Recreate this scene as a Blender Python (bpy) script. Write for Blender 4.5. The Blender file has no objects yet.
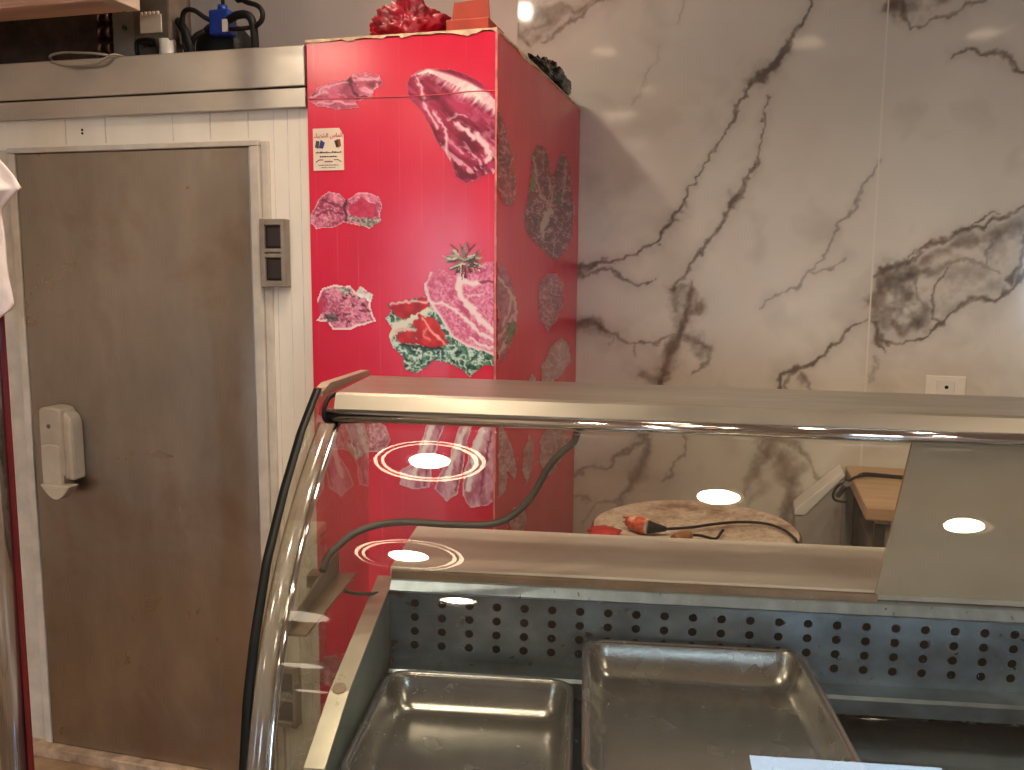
import bpy, bmesh, math, random
import numpy as np
from mathutils import Vector, Matrix, noise as mnoise

random.seed(7)
D = bpy.data
SC = bpy.context.scene
COL = SC.collection
PI = math.pi

# ------------------------------------------------------------------ camera
F = 880.0
CAM = np.array([0.0, 0.0, 1.6])
_p, _y, _r = math.radians(7.4), math.radians(15), math.radians(.44)
FW = np.array([-math.sin(_y) * math.cos(_p), math.cos(_y) * math.cos(_p), -math.sin(_p)])
_rt = np.array([math.cos(_y), math.sin(_y), 0.0])
_up = np.cross(_rt, FW)
RT = _rt * math.cos(_r) + _up * math.sin(_r)
UP = -_rt * math.sin(_r) + _up * math.cos(_r)


def ray(px, py):
    px = np.asarray(px, float)
    py = np.asarray(py, float)
    return RT * ((px - 512) / F)[..., None] - UP * ((py - 385) / F)[..., None] + FW


def onY(px, py, y):
    d = ray(px, py)
    return CAM + d * ((y - CAM[1]) / d[..., 1])[..., None]


def onX(px, py, x):
    d = ray(px, py)
    return CAM + d * ((x - CAM[0]) / d[..., 0])[..., None]


def onZ(px, py, z):
    d = ray(px, py)
    return CAM + d * ((z - CAM[2]) / d[..., 2])[..., None]


def proj(P):
    v = np.asarray(P) - CAM
    dz = v @ FW
    return 512 + F * (v @ RT) / dz, 385 - F * (v @ UP) / dz


cam = D.cameras.new('camera')
cam.sensor_width = 36
cam.lens = F / 1024 * 36
cam.clip_start = .02
camo = D.objects.new('camera', cam)
COL.objects.link(camo)
camo.matrix_world = Matrix(((RT[0], UP[0], -FW[0], CAM[0]), (RT[1], UP[1], -FW[1], CAM[1]),
                            (RT[2], UP[2], -FW[2], CAM[2]), (0, 0, 0, 1)))
SC.camera = camo

# display counter frame: u along the front, v into the room, w up
_a, _t = math.radians(10.5), math.radians(.9)
CV = np.array([-math.sin(_a), math.cos(_a), 0])
_u0 = np.array([math.cos(_a), math.sin(_a), 0])
CU = _u0 * math.cos(_t) + np.array([0, 0, -math.sin(_t)])
CW = np.cross(CU, CV)
CO = np.array([-.791, 1.564, .0])
CB = np.array([CU, CV, CW])
CM = Matrix(((CU[0], CV[0], CW[0], CO[0]), (CU[1], CV[1], CW[1], CO[1]), (CU[2], CV[2], CW[2], CO[2]), (0, 0, 0, 1)))


def cpl(px, py, ax, val):
    """the point of the counter's plane (axis ax = val) at a picture point"""
    d = CB @ ray(px, py)
    c = CB @ (CAM - CO)
    return c + d * ((val - c[ax]) / d[ax])


# ------------------------------------------------------------------ helpers
def lin(c):
    c = np.asarray(c, float) / 255.0
    return np.where(c <= .04045, c / 12.92, ((c + .055) / 1.055) ** 2.4)


def rgba(c):
    return tuple(float(x) for x in lin(c)) + (1.0,)


class NT:
    def __init__(s, name):
        s.m = D.materials.new(name)
        s.m.use_nodes = True
        s.t = s.m.node_tree
        s.t.nodes.clear()
        s.out = s.n('ShaderNodeOutputMaterial')

    def n(s, ty, **k):
        nd = s.t.nodes.new(ty)
        for a, b in k.items():
            setattr(nd, a, b)
        return nd

    def l(s, a, b):
        s.t.links.new(a, b)

    def coord(s, scale=(1, 1, 1), kind='Object'):
        tc = s.n('ShaderNodeTexCoord')
        mp = s.n('ShaderNodeMapping')
        mp.inputs['Scale'].default_value = scale
        s.l(tc.outputs[kind], mp.inputs['Vector'])
        return mp.outputs[0]

    def noise(s, scale, vec=None, detail=4, rough=.55, dist=0):
        nd = s.n('ShaderNodeTexNoise')
        nd.inputs['Scale'].default_value = scale
        nd.inputs['Detail'].default_value = detail
        nd.inputs['Roughness'].default_value = rough
        nd.inputs['Distortion'].default_value = dist
        if vec is not None:
            s.l(vec, nd.inputs['Vector'])
        return nd.outputs['Fac']

    def ramp(s, fac, stops):
        r = s.n('ShaderNodeValToRGB')
        e = r.color_ramp.elements
        while len(e) < len(stops):
            e.new(.5)
        for i, (p, c) in enumerate(stops):
            e[i].position = p
            e[i].color = rgba(c) if isinstance(c, (tuple, list)) else (c, c, c, 1)
        s.l(fac, r.inputs[0])
        return r.outputs[0]

    def mix(s, fac, a, b):
        m = s.n('ShaderNodeMix', data_type='RGBA')
        if isinstance(fac, float):
            m.inputs[0].default_value = fac
        else:
            s.l(fac, m.inputs[0])
        for v, i in ((a, 6), (b, 7)):
            if isinstance(v, tuple):
                m.inputs[i].default_value = rgba(v)
            else:
                s.l(v, m.inputs[i])
        return m.outputs[2]

    def bsdf(s, color=(200, 200, 200), rough=.5, metal=0., spec=.5, bump=None, bstr=.1, bdist=.01, coat=0, aniso=0):
        b = s.n('ShaderNodeBsdfPrincipled')
        for v, k in ((color, 'Base Color'), (rough, 'Roughness'), (metal, 'Metallic')):
            if isinstance(v, (tuple, list)):
                b.inputs[k].default_value = rgba(v)
            elif isinstance(v, (int, float)):
                b.inputs[k].default_value = v
            else:
                s.l(v, b.inputs[k])
        b.inputs['Specular IOR Level'].default_value = spec
        b.inputs['Coat Weight'].default_value = coat
        b.inputs['Coat Roughness'].default_value = .08
        b.inputs['Anisotropic'].default_value = aniso
        if bump is not None:
            bp = s.n('ShaderNodeBump')
            bp.inputs['Strength'].default_value = bstr
            bp.inputs['Distance'].default_value = bdist
            s.l(bump, bp.inputs['Height'])
            s.l(bp.outputs[0], b.inputs['Normal'])
        s.l(b.outputs[0], s.out.inputs[0])
        s.b = b
        return s.m


def plain(name, color, rough=.5, metal=0., var=.12, scale=14, spec=.5, bstr=0.0, stretch=(1, 1, 1)):
    """one colour with gentle blotchy wear"""
    t = NT(name)
    v = t.coord(stretch)
    n = t.noise(scale, v)
    dk = tuple(max(0, c * (1 - var)) for c in color)
    lt = tuple(min(255, c * (1 + var * .5)) for c in color)
    col = t.ramp(n, [(.3, dk), (.7, lt)])
    return t.bsdf(col, rough, metal, spec, bump=n if bstr else None, bstr=bstr)


def emit(name, color, strength):
    t = NT(name)
    e = t.n('ShaderNodeEmission')
    e.inputs[0].default_value = rgba(color)
    e.inputs[1].default_value = strength
    t.l(e.outputs[0], t.out.inputs[0])
    return t.m


def steel(name, color, rough=.3, var=.15, stretch=(1, 1, 1), scale=8, bstr=.02, fine=(120, 2, 120), metal=.85):
    t = NT(name)
    n = t.noise(scale, t.coord(stretch), 3, .5)
    n2 = t.noise(scale * 3.1, t.coord(stretch), 3, .5)
    dk = tuple(c * (1 - var) for c in color)
    lt = tuple(min(255, c * (1 + var * .4)) for c in color)
    col = t.ramp(n, [(.2, dk), (.8, lt)])
    rr = t.ramp(n2, [(.2, rough * .85), (.8, min(1, rough * 1.2))])
    return t.bsdf(col, rr, metal, .5)


def glassmat(name, tint=(235, 245, 240), haze=.06, ior=1.5, hazecol=(200, 195, 185), rough=0.0, spread=.45):
    """thin clear pane: see-through, mirror-like by angle, a little dirt"""
    t = NT(name)
    tr = t.n('ShaderNodeBsdfTransparent')
    tr.inputs[0].default_value = rgba(tint)
    df = t.n('ShaderNodeBsdfDiffuse')
    df.inputs[0].default_value = rgba(hazecol)
    gl = t.n('ShaderNodeBsdfGlossy')
    gl.inputs['Roughness'].default_value = rough
    gl.inputs['Color'].default_value = (1, 1, 1, 1)
    fr = t.n('ShaderNodeFresnel')
    fr.inputs[0].default_value = ior
    n = t.noise(6, t.coord(), 5)
    hz = t.ramp(n, [(.35, haze * (1 - spread * .9)), (.8, min(1, haze * (1 + spread)))])
    m1 = t.n('ShaderNodeMixShader')
    mh = t.n('ShaderNodeMath', operation='MULTIPLY')
    ge0 = t.n('ShaderNodeNewGeometry')
    s0 = t.n('ShaderNodeMath', operation='SUBTRACT')
    s0.inputs[0].default_value = 1
    t.l(ge0.outputs['Backfacing'], s0.inputs[1])
    t.l(hz, mh.inputs[0]); t.l(s0.outputs[0], mh.inputs[1])
    t.l(mh.outputs[0], m1.inputs[0])
    t.l(tr.outputs[0], m1.inputs[1])
    t.l(df.outputs[0], m1.inputs[2])
    m2 = t.n('ShaderNodeMixShader')
    ge = t.n('ShaderNodeNewGeometry')
    sb = t.n('ShaderNodeMath', operation='SUBTRACT')
    sb.inputs[0].default_value = 1
    t.l(ge.outputs['Backfacing'], sb.inputs[1])
    mu = t.n('ShaderNodeMath', operation='MULTIPLY')
    t.l(fr.outputs[0], mu.inputs[0]); t.l(sb.outputs[0], mu.inputs[1])
    t.l(mu.outputs[0], m2.inputs[0])
    t.l(m1.outputs[0], m2.inputs[1])
    t.l(gl.outputs[0], m2.inputs[2])
    t.l(m2.outputs[0], t.out.inputs[0])
    return t.m


def link(name, me, parent=None, mats=()):
    o = D.objects.new(name, me)
    COL.objects.link(o)
    if not isinstance(mats, (list, tuple)):
        mats = [mats]
    for m in mats:
        me.materials.append(m)
    if parent is not None:
        o.parent = parent
    return o


def tag(o, label=None, cat=None, group=None, kind=None):
    for k, v in (('label', label), ('category', cat), ('group', group), ('kind', kind)):
        if v:
            o[k] = v
    return o


def empty(name, loc=(0, 0, 0), label=None, cat=None, group=None):
    o = D.objects.new(name, None)
    o.empty_display_size = .1
    COL.objects.link(o)
    o.location = loc
    return tag(o, label, cat, group)


class MB:
    """collects shapes for ONE mesh object"""

    def __init__(s):
        s.bm = bmesh.new()

    def _mi(s, faces, mi, smooth=False):
        for f in faces:
            f.material_index = mi
            f.smooth = smooth

    def box(s, lo, hi, bev=0., mi=0, seg=2, M=None):
        lo, hi = Vector(lo), Vector(hi)
        b = bmesh.new()
        bmesh.ops.create_cube(b, size=1)
        for v in b.verts:
            v.co = Vector(((v.co.x + .5) * (hi.x - lo.x) + lo.x, (v.co.y + .5) * (hi.y - lo.y) + lo.y,
                           (v.co.z + .5) * (hi.z - lo.z) + lo.z))
        if bev:
            bmesh.ops.bevel(b, geom=b.edges[:], offset=bev, segments=seg, profile=.5, affect='EDGES')
        s._join(b, mi, M, False)
        return s

    def _join(s, b, mi, M=None, smooth=None):
        mp = {}
        for v in b.verts:
            mp[v] = s.bm.verts.new(M @ v.co if M is not None else v.co)
        for f in b.faces:
            try:
                g = s.bm.faces.new([mp[v] for v in f.verts])
                g.material_index = mi
                g.smooth = f.smooth if smooth is None else smooth
            except ValueError:
                pass
        b.free()

    def rings(s, rings, mi=0, closed=True, cap0=False, cap1=False, smooth=True):
        R = [[s.bm.verts.new(p) for p in r] for r in rings]
        n = len(R[0])
        for a, b in zip(R[:-1], R[1:]):
            for i in range(n if closed else n - 1):
                j = (i + 1) % n
                f = s.bm.faces.new((a[i], a[j], b[j], b[i]))
                f.material_index = mi
                f.smooth = smooth
        if cap0:
            f = s.bm.faces.new(R[0][::-1]); f.material_index = mi
        if cap1:
            f = s.bm.faces.new(R[-1]); f.material_index = mi
        return s

    def tube(s, pts, r, n=10, mi=0, sm=6, caps=True):
        P = spline(pts, sm) if sm else [Vector(p) for p in pts]
        rr = r if callable(r) else (lambda t: r)
        rings = []
        up = None
        for i, p in enumerate(P):
            tn = (P[min(i + 1, len(P) - 1)] - P[max(i - 1, 0)])
            if tn.length < 1e-9:
                tn = Vector((0, 0, 1))
            tn.normalize()
            if up is None:
                up = tn.orthogonal().normalized()
            up = (up - tn * up.dot(tn))
            if up.length < 1e-6:
                up = tn.orthogonal()
            up.normalize()
            bn = tn.cross(up)
            q = rr(i / max(1, len(P) - 1))
            rings.append([p + (up * math.cos(k * 2 * PI / n) + bn * math.sin(k * 2 * PI / n)) * q for k in range(n)])
        return s.rings(rings, mi, True, caps, caps)

    def cyl(s, a, b, r, n=24, mi=0, r2=None):
        r2 = r if r2 is None else r2
        return s.tube([a, b], lambda t: r + (r2 - r) * t, n, mi, 0)

    def lathe(s, prof, c=(0, 0, 0), n=36, mi=0, cap0=True, cap1=True):
        return s.rings([[(c[0] + r * math.cos(k * 2 * PI / n), c[1] + r * math.sin(k * 2 * PI / n), c[2] + z)
                         for k in range(n)] for r, z in prof], mi, True, cap0, cap1)

    def prism(s, poly, ax, lo, hi, mi=0, bev=0., smooth=False):
        """polygon in the other two axes, extruded along axis ax"""
        b = bmesh.new()

        def P(q, h):
            return (h, q[0], q[1]) if ax == 0 else (q[0], h, q[1]) if ax == 1 else (q[0], q[1], h)
        A = [b.verts.new(P(q, lo)) for q in poly]
        B_ = [b.verts.new(P(q, hi)) for q in poly]
        b.faces.new(A[::-1]); b.faces.new(B_)
        n = len(poly)
        for i in range(n):
            j = (i + 1) % n
            f = b.faces.new((A[i], A[j], B_[j], B_[i])); f.smooth = smooth
        bmesh.ops.recalc_face_normals(b, faces=b.faces[:])
        if bev:
            bmesh.ops.bevel(b, geom=b.edges[:], offset=bev, segments=2, profile=.5, affect='EDGES')
        s._join(b, mi)
        return s

    def build(s, name, mats, parent=None, recalc=True):
        if recalc:
            bmesh.ops.recalc_face_normals(s.bm, faces=s.bm.faces[:])
        me = D.meshes.new(name)
        s.bm.to_mesh(me)
        s.bm.free()
        return link(name, me, parent, mats)


def spline(pts, n=6):
    P = [Vector(p) for p in pts]
    Q = [P[0] * 2 - P[1]] + P + [P[-1] * 2 - P[-2]]
    out = []
    for i in range(1, len(Q) - 2):
        a, b, c, d = Q[i - 1:i + 3]
        for k in range(n):
            t = k / n
            out.append(.5 * (2 * b + (c - a) * t + (2 * a - 5 * b + 4 * c - d) * t * t + (3 * b - a - 3 * c + d) * t ** 3))
    out.append(P[-1])
    return out


# ---- numpy value noise, used to draw printed pictures and marble veins
_rng = np.random.RandomState(3)
_T = _rng.rand(256, 256)


def vn(x, y, s=0):
    x = np.asarray(x, float) + s * 17.31
    y = np.asarray(y, float) + s * 9.77
    xi, yi = np.floor(x).astype(int), np.floor(y).astype(int)
    fx, fy = x - xi, y - yi
    fx = fx * fx * (3 - 2 * fx)
    fy = fy * fy * (3 - 2 * fy)
    g = lambda a, b: _T[(xi + a) % 256, (yi + b) % 256]
    return (g(0, 0) * (1 - fx) + g(1, 0) * fx) * (1 - fy) + (g(0, 1) * (1 - fx) + g(1, 1) * fx) * fy


def fbm(x, y, s=0, o=4):
    r, a, tot = 0, 1., 0
    for i in range(o):
        r = r + a * vn(np.asarray(x) * 2 ** i, np.asarray(y) * 2 ** i, s + i * 3)
        tot += a
        a *= .55
    return r / tot


def segdist(X, Y, pts):
    """distance to a polyline and position along it"""
    best = np.full(X.shape, 1e9)
    par = np.zeros(X.shape)
    n = len(pts) - 1
    for i in range(n):
        (x0, y0), (x1, y1) = pts[i][:2], pts[i + 1][:2]
        dx, dy = x1 - x0, y1 - y0
        t = np.clip(((X - x0) * dx + (Y - y0) * dy) / (dx * dx + dy * dy + 1e-9), 0, 1)
        d = np.hypot(X - x0 - t * dx, Y - y0 - t * dy)
        m = d < best
        best[m] = d[m]
        par[m] = (i + t[m])
    return best, par


def inside(X, Y, poly):
    r = np.zeros(X.shape, bool)
    n = len(poly)
    for i in range(n):
        x0, y0 = poly[i]
        x1, y1 = poly[(i + 1) % n]
        c = ((y0 > Y) != (y1 > Y)) & (X < (x1 - x0) * (Y - y0) / (y1 - y0 + 1e-12) + x0)
        r ^= c
    return r


def grid_mesh(name, P, keep, rgb, mat, parent=None):
    """P: (ny,nx,3) points, keep: (ny-1,nx-1) faces to keep, rgb: (ny,nx,3) sRGB 0-255"""
    ny, nx = P.shape[:2]
    idx = np.arange(ny * nx).reshape(ny, nx)
    q = np.stack([idx[:-1, :-1], idx[1:, :-1], idx[1:, 1:], idx[:-1, 1:]], -1)[keep]
    used = np.unique(q)
    mp = np.full(ny * nx, -1)
    mp[used] = np.arange(len(used))
    q = mp[q]
    V = P.reshape(-1, 3)[used]
    C = lin(np.clip(rgb.reshape(-1, 3)[used], 0, 255))
    me = D.meshes.new(name)
    me.vertices.add(len(V))
    me.vertices.foreach_set('co', V.ravel())
    me.loops.add(q.size)
    me.loops.foreach_set('vertex_index', q.ravel())
    me.polygons.add(len(q))
    me.polygons.foreach_set('loop_start', np.arange(0, q.size, 4))
    me.polygons.foreach_set('loop_total', np.full(len(q), 4))
    me.update()
    a = me.color_attributes.new('print', 'FLOAT_COLOR', 'POINT')
    a.data.foreach_set('color', np.c_[C, np.ones(len(C))].astype(np.float32).ravel())
    me.validate()
    return link(name, me, parent, mat)


def printmat(name, rough=.3, spec=.5, coat=0.):
    t = NT(name)
    at = t.n('ShaderNodeAttribute', attribute_name='print')
    return t.bsdf(at.outputs['Color'], rough, 0., spec, coat=coat)


# ------------------------------------------------------------------ materials
M = {}
M['panel'] = plain('white_painted_panel', (240, 231, 215), .42, var=.05, scale=5, stretch=(1, 1, .3))
M['frame'] = plain('pale_grey_frame', (210, 200, 186), .45, var=.08)
M['ss_light'] = steel('brushed_steel_strip', (204, 196, 185), .33, .12, (1, 1, 2), 4, metal=.8)
M['ss'] = steel('stainless_sheet', (190, 186, 180), .26, .18, (1, 1, 1), 9)
M['ss_top'] = steel('canopy_steel', (168, 160, 146), .34, .12, (.5, 3, 1), 5)
M['chrome'] = steel('chrome', (225, 225, 226), .06, .04, scale=4, bstr=0.0, metal=1.)
M['tray'] = steel('worn_tray_steel', (156, 152, 148), .25, .14, (1, 1, 1), 4)
M['well'] = steel('galvanised_steel', (128, 138, 146), .3, .35, (1, 1, 1.5), 9, metal=.9)
M['deck'] = steel('dark_steel_deck', (96, 100, 102), .18, .25, (1, 1, 1), 7)
M['hinge'] = plain('grey_cast_hinge', (150, 138, 126), .45, .3)
M['hinge_dark'] = plain('dark_brown_barrel', (42, 28, 24), .4)
M['handle'] = plain('grey_plastic_handle', (176, 166, 152), .45, var=.08)
M['black'] = plain('black_rubber', (13, 12, 12), .6, spec=.3)
M['cable'] = plain('dark_grey_cable', (72, 62, 54), .5)
M['wire'] = plain('thin_grey_wire', (150, 140, 130), .5)
M['darkbox'] = plain('dark_fin_steel', (84, 66, 58), .6, .2, .3, 20)
M['greyplate'] = plain('grey_plate', (158, 152, 142), .45, .3, .12)
M['copper'] = plain('dark_copper', (88, 60, 50), .4, .6)
M['coil'] = plain('blue_plastic', (22, 60, 150), .35)
M['label'] = plain('paper_label', (225, 215, 196), .6, var=.05)
M['white'] = plain('white_plastic', (226, 222, 212), .35, var=.04)
M['clear'] = plain('grey_plastic_cover', (112, 100, 88), .25, 0, .2)
M['redbag'] = plain('red_plastic_bag', (150, 26, 44), .4, 0, .35, 18)
M['carton'] = plain('orange_red_carton', (176, 66, 44), .6, 0, .15, 10)
M['blackbag'] = plain('black_plastic_bag', (24, 24, 20), .22, 0, .3, 12)
M['maroon'] = plain('maroon_strip', (104, 22, 26), .35)
M['cloth'] = plain('pinkish_white_cloth', (236, 222, 220), .75, 0, .06, 20)
M['torn'] = plain('torn_paper_edge', (222, 190, 158), .8, 0, .2, 40)
M['cream'] = plain('cream_plastic', (234, 228, 214), .4, var=.04)
M['redplug'] = None
M['floor_out'] = plain('street_concrete', (150, 148, 142), .85, var=.2, scale=3)
M['pinkwood'] = plain('glossy_pink_brown_moulding', (226, 182, 160), .28, 0, .18, 4, stretch=(.4, 3, 10))
M['palepanel'] = plain('pale_pink_panel', (214, 192, 174), .4, 0, .08, 3)
M['drip'] = plain('grey_plastic_bin', (170, 160, 150), .4, 0, .06, 8)

# cold room door: brushed steel with scuffs, rusty smears and pale scratches
t = NT('scuffed_door_steel')
v = t.coord((1, 1, .35))
n1 = t.noise(5, v, 6, .6)
v2 = t.coord()
n2 = t.noise(3.2, v2, 5, .6, .6)
n3 = t.noise(30, t.coord((1, 1, .16)), 4, .7)
base = t.ramp(n1, [(.25, (150, 141, 130)), (.75, (182, 172, 160))])
rust = t.ramp(n2, [(.5, 0.), (.75, .4)])
c1 = t.mix(rust, base, (138, 92, 68))
scr = t.ramp(n3, [(.66, 0.), (.8, .5)])
c2 = t.mix(scr, c1, (206, 198, 184))
rg = t.ramp(n2, [(.3, .26), (.7, .38)])
M['door'] = t.bsdf(c2, rg, .97, .5)

# red printed vinyl over ribbed panels
t = NT('red_vinyl')
tc = t.n('ShaderNodeTexCoord')
sx = t.n('ShaderNodeSeparateXYZ')
t.l(tc.outputs['Object'], sx.inputs[0])
ad = t.n('ShaderNodeMath', operation='ADD')
t.l(sx.outputs[0], ad.inputs[0]); t.l(sx.outputs[1], ad.inputs[1])
dv = t.n('ShaderNodeMath', operation='DIVIDE'); t.l(ad.outputs[0], dv.inputs[0]); dv.inputs[1].default_value = .062
fr = t.n('ShaderNodeMath', operation='FRACT'); t.l(dv.outputs[0], fr.inputs[0])
pp = t.n('ShaderNodeMath', operation='PINGPONG'); t.l(fr.outputs[0], pp.inputs[0]); pp.inputs[1].default_value = .5
line = t.ramp(pp.outputs[0], [(.0, 1.), (.035, 0.)])
brk = t.ramp(t.noise(9, t.coord((3, 3, .5)), 4), [(.45, 0.), (.65, .26)])
ml = t.n('ShaderNodeMath', operation='MULTIPLY'); t.l(line, ml.inputs[0]); t.l(brk, ml.inputs[1])
nz = t.noise(5, t.coord((1, 1, .5)), 4)
redc = t.ramp(nz, [(.3, (206, 26, 60)), (.7, (222, 38, 74))])
redc = t.mix(ml.outputs[0], redc, (240, 130, 130))
M['red'] = t.bsdf(redc, .2, 0., .5, bump=t.noise(14, t.coord((1, 1, .25)), 3), bstr=.08, bdist=.004)

# floor tiles
t = NT('tan_floor_tiles')
v = t.coord()
bt = t.n('ShaderNodeTexBrick')
bt.offset = 0
bt.inputs['Scale'].default_value = 1
bt.inputs['Brick Width'].default_value = .45
bt.inputs['Row Height'].default_value = .45
bt.inputs['Mortar Size'].default_value = .006
bt.inputs['Color1'].default_value = rgba((150, 122, 98))
bt.inputs['Color2'].default_value = rgba((138, 112, 90))
bt.inputs['Mortar'].default_value = rgba((80, 62, 50))
t.l(v, bt.inputs['Vector'])
cc = t.mix(t.ramp(t.noise(9, v, 6, .65), [(.45, 0.), (.7, .6)]), bt.outputs[0], (196, 166, 136))
M['floor'] = t.bsdf(cc, .3, 0, .5)

M['plaster'] = plain('beige_plaster', (218, 204, 192), .75, 0, .06, 2.5)
M['wallgen'] = plain('brown_grey_wall', (196, 182, 168), .6, 0, .12, 1.5)
M['ceil'] = plain('ceiling_paint', (206, 196, 184), .8, 0, .04, 2)
M['glass'] = glassmat('curved_front_glass', (250, 252, 250), .02, 1.5)
M['glass_end'] = glassmat('end_pane_glass', (242, 244, 238), .42, 1.5, (196, 170, 146))
M['glass_edge'] = plain('dark_green_glass_edge', (6, 9, 7), .5, 0, .6, 30, spec=.25)
M['acrylic'] = glassmat('grey_rear_pane', (205, 198, 188), .72, 1.4, (204, 186, 164), .03, .1)
M['trimglass'] = glassmat('clear_plastic_trim', (222, 218, 206), .30, 1.6, (190, 182, 168), .12)
t = NT('worktop_stone')
nn = t.noise(7, t.coord((1, 2.5, 1)), 5, .6)
M['worktop'] = t.bsdf(t.ramp(nn, [(.3, (196, 182, 166)), (.7, (212, 198, 182))]), .35, 0, .5)
t = NT('butcher_wood')
v = t.coord()
w1 = t.noise(7, v, 6, .7)
w2 = t.noise(60, v, 3, .7)
cw = t.ramp(w1, [(.34, (136, 104, 84)), (.48, (186, 160, 136)), (.64, (206, 190, 168))])
cw = t.mix(t.ramp(w2, [(.46, 0.), (.7, .6)]), cw, (116, 84, 64))
M['stump'] = t.bsdf(cw, .6, 0, .4, bump=w2, bstr=.3, bdist=.004)
t = NT('oiled_board_wood')
w1 = t.noise(4, t.coord((1, 5, 5)), 5, .6)
M['boardwood'] = t.bsdf(t.ramp(w1, [(.3, (172, 134, 98)), (.7, (194, 158, 122))]), .38, 0, .45)
M['bulb'] = emit('lamp_diffuser_glow', (255, 236, 208), 34)
M['ringglow'] = emit('lamp_ring_glow', (255, 222, 184), 22)
M['panelglow'] = emit('lamp_panel_glow', (255, 226, 190), 7)
M['dimglow'] = emit('lamp_dim_glow', (255, 232, 204), 1.2)
M['spot'] = emit('spotlight_glow', (255, 240, 220), 60)
M['lampmetal'] = plain('white_lamp_metal', (210, 200, 186), .3)
M['marble'] = printmat('veined_marble_tile', .07, .5)
M['print'] = printmat('printed_vinyl', .32, .45)

# ------------------------------------------------------------------ the room
XL, XR, YF, YB, ZC = -3.6, 8.6, -11.0, 3.42, 2.9
MB().box((XL, YF, -.1), (XR, YB, 0)).build('floor', M['floor'])['kind'] = 'structure'
MB().box((XL, YF, ZC), (XR, YB + .12, ZC + .1)).build('ceiling', M['ceil'])['kind'] = 'structure'
# left wall; unseen street opening placed to bring daylight onto counter and post
wl_ = MB()
wl_.box((XL - .12, -5.2, -.1), (XL, YB + .12, ZC + .1))
wl_.box((XL - .12, -6.7, 2.35), (XL, -5.2, ZC + .1))
wl_.box((XL - .12, YF, -.1), (XL, -6.7, ZC + .1))
wl_.build('wall_left', M['wallgen'])['kind'] = 'structure'
MB().box((XR, YF, -.1), (XR + .12, YB + .12, ZC + .1)).build('wall_right', M['wallgen'])['kind'] = 'structure'
# front wall with the two street openings
fw = MB()
OPEN = [(4.85, 8.0, 2.75)]
x = XL
for a, b, h in OPEN:
    fw.box((x, YF - .12, -.1), (a, YF, ZC + .1))
    fw.box((a, YF - .12, h), (b, YF, ZC + .1))
    x = b
fw.box((x, YF - .12, -.1), (XR, YF, ZC + .1))
fw.build('wall_front', M['wallgen'])['kind'] = 'structure'
MB().box((-16, -30, -.16), (22, YB, -.1)).build('ground', M['floor_out'])['kind'] = 'structure'
MB().box((XL, YB, -.1), (XR, YB + .12, ZC + .1)).build('wall_back', M['plaster'])['kind'] = 'structure'

# marble tiles on the back wall (veins drawn where they run on the real tiles)
xs = np.r_[np.arange(-.9, 1.05, .0046), np.arange(1.05, 4.6, .03), 4.6]
zs = np.r_[np.arange(0.001, .6, .04), np.arange(.6, 2.68, .0046), np.arange(2.69, ZC, .035), ZC - .001]
GX, GZ = np.meshgrid(xs, zs)
YW = 3.40
PX, PY = proj(np.stack([GX, np.full(GX.shape, YW), GZ], -1))
wob = 13
QX = PX + (fbm(GX * 16, GZ * 16, 1) - .5) * wob * 1.2 + (fbm(GX * 50, GZ * 50, 11, 3) - .5) * 5
QY = PY + (fbm(GX * 16, GZ * 16, 2) - .5) * wob * 1.2 + (fbm(GX * 50, GZ * 50, 12, 3) - .5) * 5
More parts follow.
